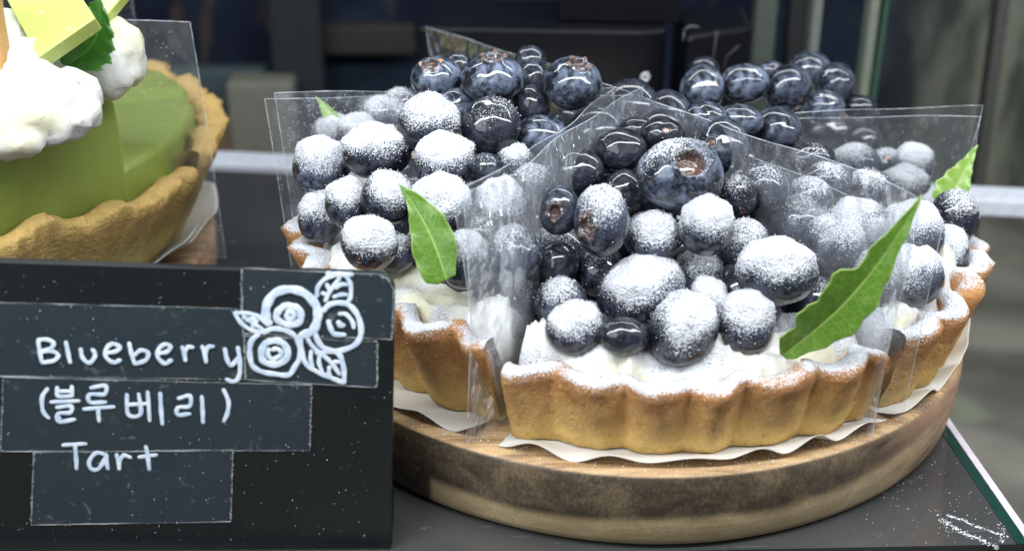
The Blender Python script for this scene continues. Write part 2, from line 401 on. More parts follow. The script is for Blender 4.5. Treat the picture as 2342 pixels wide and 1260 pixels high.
# ------------------------------------------------------------------ setting
def slab(poly, z0, z1):
    n = len(poly); V = [(x, y, z0) for x, y in poly]+[(x, y, z1) for x, y in poly]
    return np.array(V, float), [tuple(range(n))[::-1], tuple(range(n, 2*n))]+[(i, (i+1) % n, n+(i+1) % n, n+i) for i in range(n)]
XE = 7.88
V, F = slab([(-45, -8.95), (XE, -8.95), (XE, 12.9), (-45, 21.1)], -.8, 0)
tag(mk('glass_shelf', V, F, SHELF, smooth=False), kind='structure', label='dark glossy glass shelf under both boards')
V, F = slab([(XE-.17, -8.95), (XE+.10, -8.95), (XE+.10, 12.4), (XE-.17, 12.4)], .002, .02)
ge = thing('glass_edge', (XE, 0, -.8), 'polished green edge strip running along the right side of the dark shelf', 'glass edge')
mk('edge_face', V, F, GREEN, ge, smooth=False)
V, F = slab([(XE+.103, -9.1), (XE+.30, -9.1), (XE+.30, 12.4), (XE+.103, 12.4)], -.8, .03)
bevel(mk('edge_trim', V, F, EDGEW, ge, smooth=False), .03)
V, F = slab([(-70, -60), (90, -60), (90, 60), (-70, 60)], -8.5, -8)
tag(mk('counter', V, F, FLOOR, smooth=False), kind='structure', label='dim taupe counter below the shelf')
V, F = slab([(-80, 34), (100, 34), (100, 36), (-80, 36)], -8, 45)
tag(mk('back_wall', V, F, WALL, smooth=False), kind='structure', label='dark panel with painted blurred reflections behind the cakes')
# rear edge of the shelf, its bright reflection put into the pale colour and width
a = np.array([-40.0, 20.9]); b = np.array([40.0, 8.2]); d = (b-a)/np.linalg.norm(b-a); nrm = np.array([-d[1], d[0]])
V, F = slab([tuple(a), tuple(b), tuple(b+nrm*1.6), tuple(a+nrm*1.6)], -.55, .12)
rl = mk('shelf_rail', V, F, GREY, smooth=False); bevel(rl, .08)
tag(rl, 'pale strip with painted reflection along the rear edge of the shelf', 'rail')
# front strip of the case along the bottom of the picture
def boxt(name, c, s, mat, label, cat, rot=0, bv=.08, group=None):
    v, f = box(c, s, rot); o = mk(name, v, f, mat, smooth=False); bevel(o, bv); return tag(o, label, cat, group)
boxt('front_rail', (0, -9.25, -.42), (70, .35, .7), BLACK, 'black strip along the front edge of the shelf', 'rail')

# ------------------------------------------------------------------ dark things behind
bx = thing('display_box', (0, 12.5, -8), 'large glossy black box behind the left blueberries, small white mark on its edge', 'box', 'black boxes behind the tarts')
v, f = slab([(-6.0, 11.3), (1.75, 10.6), (2.55, 11.0), (2.9, 15.5), (-5.4, 16)], -7.99, 6.95)
bevel(mk('box_body', v, f, BLACK, bx, smooth=False), .12)
v, f = slab([(-1.1, 12.0), (3.1, 11.6), (3.3, 14.5), (-.9, 14.8)], 6.96, 12)
bevel(mk('upper_box', v, f, BLACK, bx, smooth=False), .12)
mk('box_mark', *join([tube(smooth_line([at(px, py, 10.62) for px, py in s]), .05, 6) for s in ([(1482, 168), (1470, 172), (1468, 184), (1480, 182), (1484, 172)], [(1466, 192), (1478, 188)], [(1464, 205), (1477, 199), (1474, 212)], [(1463, 218), (1475, 213)])]), m_simple('white_print', (.6, .62, .65), .5), bx)
b2 = thing('display_box', (4.6, 11, -8), 'smaller black box with painted highlight on its rounded corner behind the right blueberries', 'box', 'black boxes behind the tarts')
v, f = slab([(3.15, 10.2), (5.7, 11.6), (6.1, 15), (3.3, 14.2)], -7.99, 6.9)
bevel(mk('box_body', v, f, BLACK, b2, smooth=False), .2, 4)
EM = m_simple('grey_scuff_highlight', (.10, .10, .11), .5)
def ln(pts, y, r): return tube([at(px, py, y) for px, py in pts], r, 6)
mk('scuff_highlight_line', *join([ln([(1640, 70), (1632, 130), (1628, 150)], 10.6, .012), ln([(1690, 105), (1662, 130), (1655, 165)], 10.9, .012), ln([(1563, 72), (1578, 60), (1598, 62)], 9.95, .03), ln([(1565, 75), (1562, 95)], 9.95, .025)]), EM, b2)  # faint scuffs, plus the corner's edge highlight drawn as grey lines
def profile(px0, px1, y, w_, mat, label, tilt=0.0, dp=.8):
    p = at(px0, 0, y); q = at(px1, 330, y)
    top = p+(p-q)*1.2; bot = q+(q-p)*1.6
    V = []
    for c in (bot, top):
        for dx, dy in ((-w_/2, -dp/2), (w_/2, -dp/2), (w_/2, dp/2), (-w_/2, dp/2)): V.append((c[0]+dx, c[1]+dy, c[2]))
    F = [(0, 3, 2, 1), (4, 5, 6, 7), (0, 1, 5, 4), (1, 2, 6, 5), (2, 3, 7, 6), (3, 0, 4, 7)]
    o = mk('post', V, F, mat, smooth=False); bevel(o, .1); return tag(o, label, 'post', 'upright posts at the right rear')
profile(1822, 1792, 15.0, .62, m_simple('dull_black_profile', (.006, .006, .007), .5), 'black upright post right of the black boxes')
profile(1866, 1832, 16.5, .42, m_simple('speckled_grey_profile', (.16, .17, .15), .6, .6), 'speckled grey upright strip touching the black post')
profile(1997, 1955, 16.0, .38, m_simple('grey_green_profile', (.15, .17, .13), .5), 'grey green upright bar beyond the right berries')
profile(2022, 1975, 17.0, .22, GREENG, 'thin green upright bar beside the grey green bar')
profile(2290, 2245, 19.0, .5, m_simple('dim_upright', (.05, .05, .045), .5), 'dim upright bar at the far right')
profile(1752, 1722, 20.0, .9, m_simple('pale_upright', (.10, .12, .10), .5), 'pale upright panel edge left of the black post')
for px, py, y, s, mt, lb in ((610, 320, 30, (3.4, 2, 6.6), BEIGEB, 'blurred beige carton behind the left film'), (545, 330, 31.5, (3.0, 2, 3.4), BROWNB, 'blurred brown carton beside the beige carton'),
                             (505, 200, 32, (5.0, 1.5, 2.2), m_simple('dim_teal', (.03, .05, .055), .8), 'blurred dark teal carton above the brown carton'),
                             (820, 90, 32.5, (6.0, 1, 1.6), m_simple('dim_umber', (.022, .018, .016), .9), 'blurred umber carton under the top edge, left of the black box'),
                             (680, 100, 31, (2.6, 1, 7.0), m_simple('dim_slate', (.010, .014, .018), .9), 'blurred slate carton at upper left')):
    P = at(px, py, y); boxt('carton', (P[0], P[1], P[2]), s, mt, lb, 'carton', bv=.3, group='blurred cartons in the dark background')

# ------------------------------------------------------------------ wooden boards
def board(cx, cy_, R_, mat, label, seed):
    prof = [(0, T), (R_*.4, T), (R_*.75, T), (R_-.16, T), (R_-.07, T-.03), (R_, T-.12), (R_+.02, T-.5), (R_-.01, T-1.1), (R_-.10, T-1.7), (R_-.2, .1), (R_-.32, .003), (0, .003)]
    N = 220; V = []; dust = []
    for r, z in prof:
        for j in range(N):
            a = 2*math.pi*j/N
            rr = r*(1+.0035*math.sin(3*a+seed)+.002*math.sin(7*a))
            V.append((cx+rr*math.cos(a), cy_+rr*math.sin(a), z))
            dust.append(.16 if z > T-.05 and r > R_*.7 else 0)
    F = grid_faces(len(prof), N, True)
    return tag(mk('wooden_board', V, F, mat, org=(cx, cy_, 0), attrs={'dust': dust}), label, 'board', 'round boards')
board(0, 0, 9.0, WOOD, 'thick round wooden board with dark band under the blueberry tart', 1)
board(-21.4, 4.2, 9.1, WOOD2, 'brown wooden board under the green matcha tart', 4)

# ------------------------------------------------------------------ tart slices
def wedge_crust(cx, cy_, ax, half, R0, R1, z0, z1, th, nfl, amp, seed, mat, parent, cuts=(1, 1), sag=0.05, rough=0.0, dustf=1.0):
    a0, a1 = math.radians(ax-half), math.radians(ax+half)
    N = int(half*5.2); rng = random.Random(seed)
    ph = rng.uniform(0, 6.28)
    V = []; D = []; h = z1-z0
    for i in range(N+1):
        a = a0+(a1-a0)*i/N
        fl = abs(math.cos(a*nfl/2+ph+.28*math.sin(a*11+seed*1.7)+.15*math.sin(a*23+seed)))                       # rounded flute, sharp valley
        fl = math.sqrt(fl*fl+.006)
        zt = z1+sag*math.sin(a*7+seed)+sag*.8*math.sin(a*nfl+ph*2)+sag*.5*math.sin(a*31+seed)
        wob = .05*math.sin(a*13+seed)
        pts = []
        for k in range(9):                                   # outer wall going up
            t = k/8; r = R0+(R1-R0)*t**.9+amp*(fl-.6)*(.45+.55*t)+wob
            pts.append((r, z0+(zt-z0-.10)*t, .06 if k < 8 else .25))
        ro = R1+amp*(fl-.6)+wob
        pts += [(ro-.07, zt-.02, .75), (ro-.2, zt+.03, 1.0), (ro-th*.6, zt+.02, 1.0), (ro-th*.92, zt-.06, .85)]
        pts += [(ro-th-.03, zt-.3, .2), (R0-th+.1, z0+.55, 0), (R0*.5, z0+.5, 0), (0.02, z0+.5, 0), (0.02, z0, 0), (R0*.5, z0, 0)]
        for r, z, dd in pts:
            V.append((cx+r*math.cos(a), cy_+r*math.sin(a), z)); D.append(dd)
    V = np.array(V); m = 19
    if rough:
        nn = fbm(V, 2.2, seed, 3)
        c2 = np.array([cx, cy_]); rad = V[:, :2]-c2; rl_ = np.linalg.norm(rad, axis=1)[:, None]+1e-6
        V[:, :2] += rad/rl_*(nn*rough)[:, None]*(rl_ > 3); V[:, 2] += np.where(V[:, 2] > z0+.6, nn*rough*.6, 0)
    ln_ = fbm(V, 1.1, seed+5, 2)
    D = np.clip(np.array(D)*(1.05+1.5*ln_)*dustf, 0, 1)
    F = grid_faces(N+1, m, True)
    F.append(tuple(range(m))); F.append(tuple(N*m+j for j in range(m))[::-1])
    return mk('crust', V, F, mat, parent, attrs={'dust': D})

def cream_fill(cx, cy_, ax, half, Ro, zr, heap, seed, parent, bumps=()):
    """whipped cream filling: a low mound of folds inside the crust, cut flat on both sides"""
    na, nr = 100, 56; a0, a1 = math.radians(ax-half), math.radians(ax+half); P = []
    for i in range(na):
        a = a0+(a1-a0)*i/(na-1)
        for j in range(nr):
            r = Ro*(j/(nr-1))**.8+.02
            P.append((cx+r*math.cos(a), cy_+r*math.sin(a), 0))
    P = np.array(P)
    wv = fbm(P, .55, seed, 2)
    Q = P+np.stack([wv, -wv, wv], 1)*.9
    rd = 1-np.abs(fbm(Q, 1.05, seed+3, 3))*2.1                 # folds
    lo = fbm(P, .45, seed+9, 2); hf = fbm(P, 3.0, seed+2, 2)
    rr = np.linalg.norm(P[:, :2]-np.array([cx, cy_]), axis=1)/Ro
    z = zr+heap*(1-rr**4)**.7*1.0+.36*rd*np.clip(1.2-rr, .35, 1)+.22*lo+.05*hf
    z -= sstep(.91, 1.0, rr)*(.18+.34*(1-rd))
    z -= sstep(.94, 1.0, rr)*.38
    for (bx_, by_, br_, bh_) in bumps:
        d2 = ((P[:, 0]-bx_)**2+(P[:, 1]-by_)**2)/br_**2
        z += .8*bh_*np.exp(-d2*1.3)*(.75+.45*rd)*(1-sstep(.95, 1.0, rr))
    V = P.copy(); V[:, 2] = z
    lm = fbm(V, .7, seed+21, 2); D = np.clip(.02+.9*sstep(-.05, .5, lm+.25*(rr-.5)), 0, .85)
    bot = V.copy(); bot[:, 2] = T+.55; c2_ = np.array([cx, cy_]); bot[:, :2] = c2_+(bot[:, :2]-c2_)*.93
    n = na*nr
    F = grid_faces(na, nr)+[tuple(n+k for k in q)[::-1] for q in grid_faces(na, nr)]
    for j in range(nr-1):
        F.append((j+1, j, n+j, n+j+1)); o = (na-1)*nr; F.append((o+j, o+j+1, n+o+j+1, n+o+j))
    for i in range(na-1):
        F.append(((i+1)*nr+nr-1, i*nr+nr-1, n+i*nr+nr-1, n+(i+1)*nr+nr-1)); F.append((i*nr, (i+1)*nr, n+(i+1)*nr, n+i*nr))
    mk('cream', np.vstack([V, bot]), F, CREAM, parent, attrs={'dust': np.concatenate([D, D*0])})

def doily(cx, cy_, ax, half, r0, r1, z, seed, label, lift=.30, mat=PAPER, nple=30):
    N = 150; M_ = 14; V = []; rng = random.Random(seed); p1 = rng.uniform(0, 6)
    a0, a1 = math.radians(ax-half), math.radians(ax+half)
    V.append((cx, cy_, z))
    for i in range(N+1):
        a = a0+(a1-a0)*i/N
        for j in range(M_):
            t = j/(M_-1); r = r0+(r1-r0)*t
            pl = math.sin(a*nple+p1+.8*math.sin(a*5+seed))*(.6+.4*math.sin(a*9+seed))
            V.append((cx+(r+.05*pl*t)*math.cos(a), cy_+(r+.05*pl*t)*math.sin(a), z+t**1.2*(lift*(.62+.2*math.sin(a*4+seed))+.19*pl)))
    F = [tuple(1+k for k in q) for q in grid_faces(N+1, M_)]+[(0, 1+i*M_, 1+(i+1)*M_) for i in range(N)]
    o = mk('baking_paper', V, F, mat, org=(cx, cy_, z)); s = o.modifiers.new('thickness', 'SOLIDIFY'); s.thickness = .00012
    return tag(o, label, 'paper', 'paper liners under the slices')

def film(cx, cy_, ax, half, R_, z0, h, seed, label, lean=0.0, hazeL=1.0, hazeR=1.0, h2=None, curl=0.0, crk=(1, 1), speck=0.0, smear=0.0):
    """clear strip folded round the point of a slice, standing on edge"""
    h2 = h if h2 is None else h2
    aL, aR = math.radians(ax-half), math.radians(ax+half); org = np.array([cx, cy_])
    ap = org-.25*np.array([math.cos(math.radians(ax)), math.sin(math.radians(ax))])
    pL = org+R_*np.array([math.cos(aL), math.sin(aL)]); pR = org+R_*np.array([math.cos(aR), math.sin(aR)])
    n = 46; nz = 34; base = []; hz = []; hh = []; ck = []
    for i in range(n): t = i/(n-1); base.append(pL+(ap-pL)*t); hz.append(hazeL); hh.append(h); ck.append(crk[0]*(1-.3*t))
    for i in range(1, n): t = i/(n-1); base.append(ap+(pR-ap)*t); hz.append(hazeR); hh.append(h2); ck.append(crk[1]*(.4+.3*t))
    base = np.array(base); m = len(base)
    out = np.array([math.cos(math.radians(ax)), math.sin(math.radians(ax))])
    V = np.zeros((m, nz, 3)); H = np.zeros((m, nz)); K = np.zeros((m, nz))
    tg = np.gradient(base, axis=0); tg /= np.linalg.norm(tg, axis=1)[:, None]; nn = np.stack([-tg[:, 1], tg[:, 0]], 1)
    for j in range(nz):
        t = j/(nz-1)
        s_ = np.abs(np.linspace(-1, 1, m))                   # 1 at outer edges, 0 at fold
        xy = base+out*(lean*t*s_[:, None]) + (tg*np.sign(np.linspace(-1, 1, m))[:, None])*(lean*.5*t*s_[:, None])
        wob = (.12*np.sin(np.linspace(0, 8, m)+t*3+seed)+.04*np.sin(np.linspace(0, 31, m)-t*5+seed*2))*(.4+t)
        cu = curl*((s_-.80).clip(0)/.20)**2
        xy = xy+nn*(wob+cu*np.sign(np.linspace(1, -1, m)))[:, None]
        V[:, j, :2] = xy; V[:, j, 2] = z0+np.array(hh)*t; H[:, j] = hz; K[:, j] = np.array(ck)*np.maximum(sstep(.72, 1.0, t), sstep(.86, 1.0, s_)*.8)
    F = grid_faces(m, nz)
    o = thing('cake_film', (cx, cy_, z0), label, 'film', 'clear films round the slices')
    mk('film_sheet', V.reshape(-1, 3), F, FILM, o, attrs={'haze': H.reshape(-1), 'crinkle': K.reshape(-1), 'speck': np.full(m*nz, speck), 'smear': np.repeat(np.where(np.arange(m) > m*.62, smear, smear*.25), nz)*1.0})
    er = .010
    mk('film_edge', *join([tube(V[:, -1], er, 5), tube(V[0], er, 5), tube(V[-1], er, 5), tube(V[:, 0], er*.6, 5)]), FEDGE, o)
    return o

def slicepos(ax, sh):
    if ax == -86.5: return .14, -sh
    if ax == -147.5: return -.70, .10
    if ax == -26: return .80, .12
    a = math.radians(ax); return sh*math.cos(a), sh*math.sin(a)
SL = {}   # name: axis, shift, words
for key, ax, sh, words in (('F', -86.5, .27, 'front'), ('L', -147.5, .55, 'left'), ('R', -26, .75, 'right'), ('BL', 153, .5, 'rear left'), ('BR', 33, .6, 'rear right'), ('B', 93, .3, 'rear middle')):
    SL[key] = (ax, sh, words)
def bp(px, py, y): P = at(px, py, y); return P[0], P[1]
bumpsets = {'F': [(*bp(1235, 775, -6.9), .75, .62), (*bp(1420, 830, -7.6), .5, .35), (*bp(1620, 800, -7.3), .7, .55), (*bp(1880, 790, -6.4), .7, .5), (*bp(1760, 830, -7.2), .6, .25)],
            'R': [(*bp(1930, 745, -4.6), .7, .8), (*bp(2095, 715, -4.4), .85, .9), (*bp(2170, 650, -3.4), .7, .6)], 'L': [(*bp(1150, 690, -6.4), .9, .5), (*bp(960, 640, -6.6), 1.0, .4)]}
slab_words = {'F': 'front blueberry tart slice, whole fluted crust facing the camera', 'L': 'left blueberry tart slice partly hidden behind the black sign', 'R': 'right blueberry tart slice seen through the front film',
              'BL': 'rear left blueberry tart slice behind the left film', 'BR': 'rear right blueberry tart slice under the tall dark berries', 'B': 'rear middle blueberry tart slice hidden behind the heaps'}
for i, (key, (ax, sh, words)) in enumerate(SL.items()):
    cx, cy_ = slicepos(ax, sh)
    s = thing('tart_slice', (cx, cy_, T+.02), slab_words[key], 'tart', 'blueberry tart slices')
    off, hf = {'F': (-.5, 30.4), 'L': (1.6, 32.2), 'R': (.3, 30.6)}.get(key, (0, 30.5))
    hc = {'L': 2.50, 'R': 2.25, 'F': 1.98}.get(key, 2.1)
    wedge_crust(cx, cy_, ax+off, hf, 7.45 if key == 'L' else 7.9, 8.45, T+.06, T+hc, .62, 36, .48, i+3, CRUST, s, rough=.06, sag=.07)
    cream_fill(cx, cy_, ax+off, hf-.4, 8.02, T+hc-.10, .22, i*5+2, s, bumpsets.get(key, ()))
    doily(cx, cy_, ax, 31.5, 7.4 if key == 'L' else 7.85, 8.52 if key == 'F' else 8.36, T+.012+.002*i, i, 'white pleated paper liner under the %s blueberry slice' % words, lift=.40 if key == 'F' else .42, nple=34)
film(*slicepos(-86.5, .15), -87.5, 31.5, 8.75, T+.02, 6.0, 3, 'crinkled clear film folded round the front blueberry slice', lean=.15, hazeL=1.25, hazeR=.95, h2=5.75, curl=.5, crk=(1.8, .5), smear=.45)
film(*slicepos(-147.5, .55), -147.5, 31, 8.25, T+.02, 5.9, 5, 'clear film behind the left blueberry slice, torn top edge', lean=.3, hazeL=.6, hazeR=.6, crk=(.8, .4), speck=.05, smear=.15)
film(*slicepos(153, .5), 153, 31, 8.7, T+.02, 5.75, 8, 'clear film round the rear left slice, speckled with sugar', lean=.35, hazeL=.25, hazeR=.3, crk=(.3, .3), speck=.12)
film(*slicepos(-26, .75), -26, 31, 8.5, T+.02, 4.9, 11, 'clear film round the right blueberry slice with a pale leaf inside', lean=.2, hazeL=.28, hazeR=.25, crk=(.3, .3))
film(*slicepos(33, .6), 33, 31, 8.9, T+.02, 5.15, 14, 'clear film round the rear right slice, greenish corner', lean=.2, hazeL=.25, hazeR=.25, h2=3.0, crk=(.5, .4))

# ------------------------------------------------------------------ blueberries
def unit_berry(calyx, seed, nt=40, nph=60):
    th = np.concatenate([np.linspace(0, .6, 14, endpoint=False), np.linspace(.6, math.pi, nt-14)])
    ph = np.linspace(0, 2*math.pi, nph, endpoint=False)
    TH, PH = np.meshgrid(th, ph, indexing='ij'); TH = TH.ravel(); PH = PH.ravel()
    V = np.stack([np.sin(TH)*np.cos(PH), np.sin(TH)*np.sin(PH), .86*np.cos(TH)], 1)
    V *= (1+.025*sinnoise(V, 2.2, seed)+.015*sinnoise(V, 6, seed+1)+.006*sinnoise(V, 13, seed+2))[:, None]
    scar = np.zeros(len(V))
    if calyx:
        w_ = {'hole': .40, 'star': .30, 'scar': .17}[calyx]; dp = {'hole': .36, 'star': .17, 'scar': .08}[calyx]
        V[:, 2] -= dp*sstep(w_, w_*.55, TH)
        rim = np.exp(-((TH-w_*1.08)/(.07))**2)
        V[:, 2] += rim*(.055+.035*np.cos(5*PH+seed)) if calyx != 'scar' else rim*.02
        scar = sstep(w_*1.05, w_*.7, TH)*(1 if calyx != 'star' else .7)
    return V, grid_faces(len(th), nph, True), scar, TH
def star_calyx(seed, R0=.27, R1=.46):
    n = 70; rng = np.random.default_rng(seed); V = []
    for k in range(4):
        t = k/3
        for j in range(n):
            a = 2*math.pi*j/n; lobe = abs(math.cos(2.5*a+seed))**1.5*(.65+.45*math.sin(a*1.0+seed*2.3)**2); jag = .025*math.sin(13*a+seed)+.015*math.sin(29*a)
            r = R0+(R1-R0)*t*(.25+.75*lobe)+jag*t; z = .80+.10*t*lobe+.09*math.sin(t*3)*(.5+.5*lobe)-.03*t
            V.append((r*math.cos(a), r*math.sin(a), z))
    V = np.array(V); W = V.copy(); W[:, 2] -= .03
    F = grid_faces(4, n, True)+[tuple(q[::-1]) for q in grid_faces(4, n, True, 4*n)]
    return np.vstack([V, W]), F

def cone(p): r = math.hypot(p[0]*.97, p[1]); return 4.75+max(0, 7.6-r)*.52
placed = []
SUGDIR = np.array([-.05, -.22, .97]); SUGDIR /= np.linalg.norm(SUGDIR)
nberry = 0
def berry(px, py, rx, ry, dust, bloom, label, y=None, cal=None, cdir=None, rot=0.0, back=0.0, sunk=False, pos=None, rad=None, cmat=None, dshift=0.0, freeze=False):
    global nberry
    nberry += 1; seed = nberry
    rng = np.random.default_rng(seed)
    if pos is not None: P = np.array(pos, float); r = rad; kx = ky = 1.0
    else:
        d = ray(px, py); d = d/np.linalg.norm(d)
        if y is None:
            s = 24.0; hit = None; best = (9, 30)
            while s < 44:
                p = CAM+d*s; g = p[2]-cone(p)
                if abs(g) < best[0]: best = (abs(g), s)
                if g < 0: hit = s; break
                s += .05
            s = hit if hit else best[1]
        else: s = (y-CAM[1])/d[1]
        s += back
        for _ in range(60):
            P = CAM+d*s; k = np.dot(d, FW)*s/FPX; r = k*(rx+ry)/2
            if freeze: break
            if all(np.linalg.norm(P-q) > .90*(r+rq) for q, rq, _ in placed): break
            s += .06
            if _ > 28: break
        P = CAM+d*s; k = np.dot(d, FW)*s/FPX; r = k*(rx+ry)/2; kx = rx/((rx+ry)/2); ky = ry/((rx+ry)/2)
    # direction the crown end points to
    if cdir is None: c = np.array([rng.uniform(-.5, .5), .8, -.6])
    else: c = RT*cdir[0]+UP*cdir[1]-FW*math.sqrt(max(.02, 1-cdir[0]**2-cdir[1]**2))
    c = c/np.linalg.norm(c); e1 = np.cross(c, [.3, .2, .9]); e1 /= np.linalg.norm(e1); e2 = np.cross(c, e1)
    B = np.stack([e1, e2, c], 1)
    cr, sr = math.cos(rot), math.sin(rot); ax1 = RT*cr+UP*sr; ax2 = -RT*sr+UP*cr
    S = np.outer(ax1, ax1)*kx+np.outer(ax2, ax2)*ky+np.outer(FW, FW)
    small = sunk
    V, F, scar, TH = unit_berry(cal, seed, 26 if small else 44, 36 if small else 64)
    W = (V@B.T)@S.T*r*1.08; N = W/np.linalg.norm(W, axis=1)[:, None]
    if dust > .09:
        lf = sinnoise(W, 2.6, seed+50)*.20+sinnoise(W, 6, seed+60)*.12
        th = .83-.62*dust-dshift
        cov = sstep(th-.34, th+.44, N@SUGDIR+lf)*min(1.05, .38+.82*dust)
        cov = np.clip(cov, 0, 1.1)
        thick = sstep(.45, .95, cov)
        W = W+N*(thick*(.03+.03*rng.random(len(W))+.032*sinnoise(W, 7, seed+70)+.026*sinnoise(W, 14, seed+71)))[:, None]*(.7 if small else 1)
    else: cov = np.zeros(len(W))
    o = mk('blueberry', W+P, F, SKIN, org=P, attrs={'dust': cov*(1-.3*scar), 'bloom': np.full(len(W), bloom), 'scar': scar})
    tag(o, label, 'blueberry', 'blueberries heaped on the tart')
    if cal in ('star',) or (cal == 'hole' and cmat is not None):
        v, f = star_calyx(seed); v = (v@B.T)@S.T*r*1.08
        mk('calyx', v+P, f, cmat or CAL_B, o)
    if cal == 'scar' and cmat is not None:
        t_ = np.linspace(0, 2*math.pi, 16, endpoint=False); v = np.vstack([[0, 0, .80]]+[[.13*math.cos(q)*(1+.2*math.sin(3*q)), .11*math.sin(q), .81] for q in t_]+[[.17*math.cos(q), .16*math.sin(q), .76] for q in t_])
        f = [(0, 1+i, 1+(i+1) % 16) for i in range(16)]+[(1+i, 17+i, 17+(i+1) % 16, 1+(i+1) % 16) for i in range(16)]
        mk('stem_scar', ((v@B.T)@S.T*r*1.08)+P, f, cmat, o)
    if dust > .1 and not small:
        n = int(520*dust); pr_ = cov*(1.2-cov)+.012*(N@SUGDIR > -.1); pr_ /= pr_.sum()
        ii = rng.choice(len(W), n, p=pr_); tt = W[ii]+rng.normal(0, .025, (n, 3)); tt = tt+N[ii]*.006
        v, f = octas(tt+P, rng.uniform(.006, .015, n)); mk('powdered_sugar', v, f, SUG, o, smooth=False)
    placed.append((P, r, label)); return o

FR = ' on the front slice'; LE = ' on the left slice'; RI = ' on the right slice'
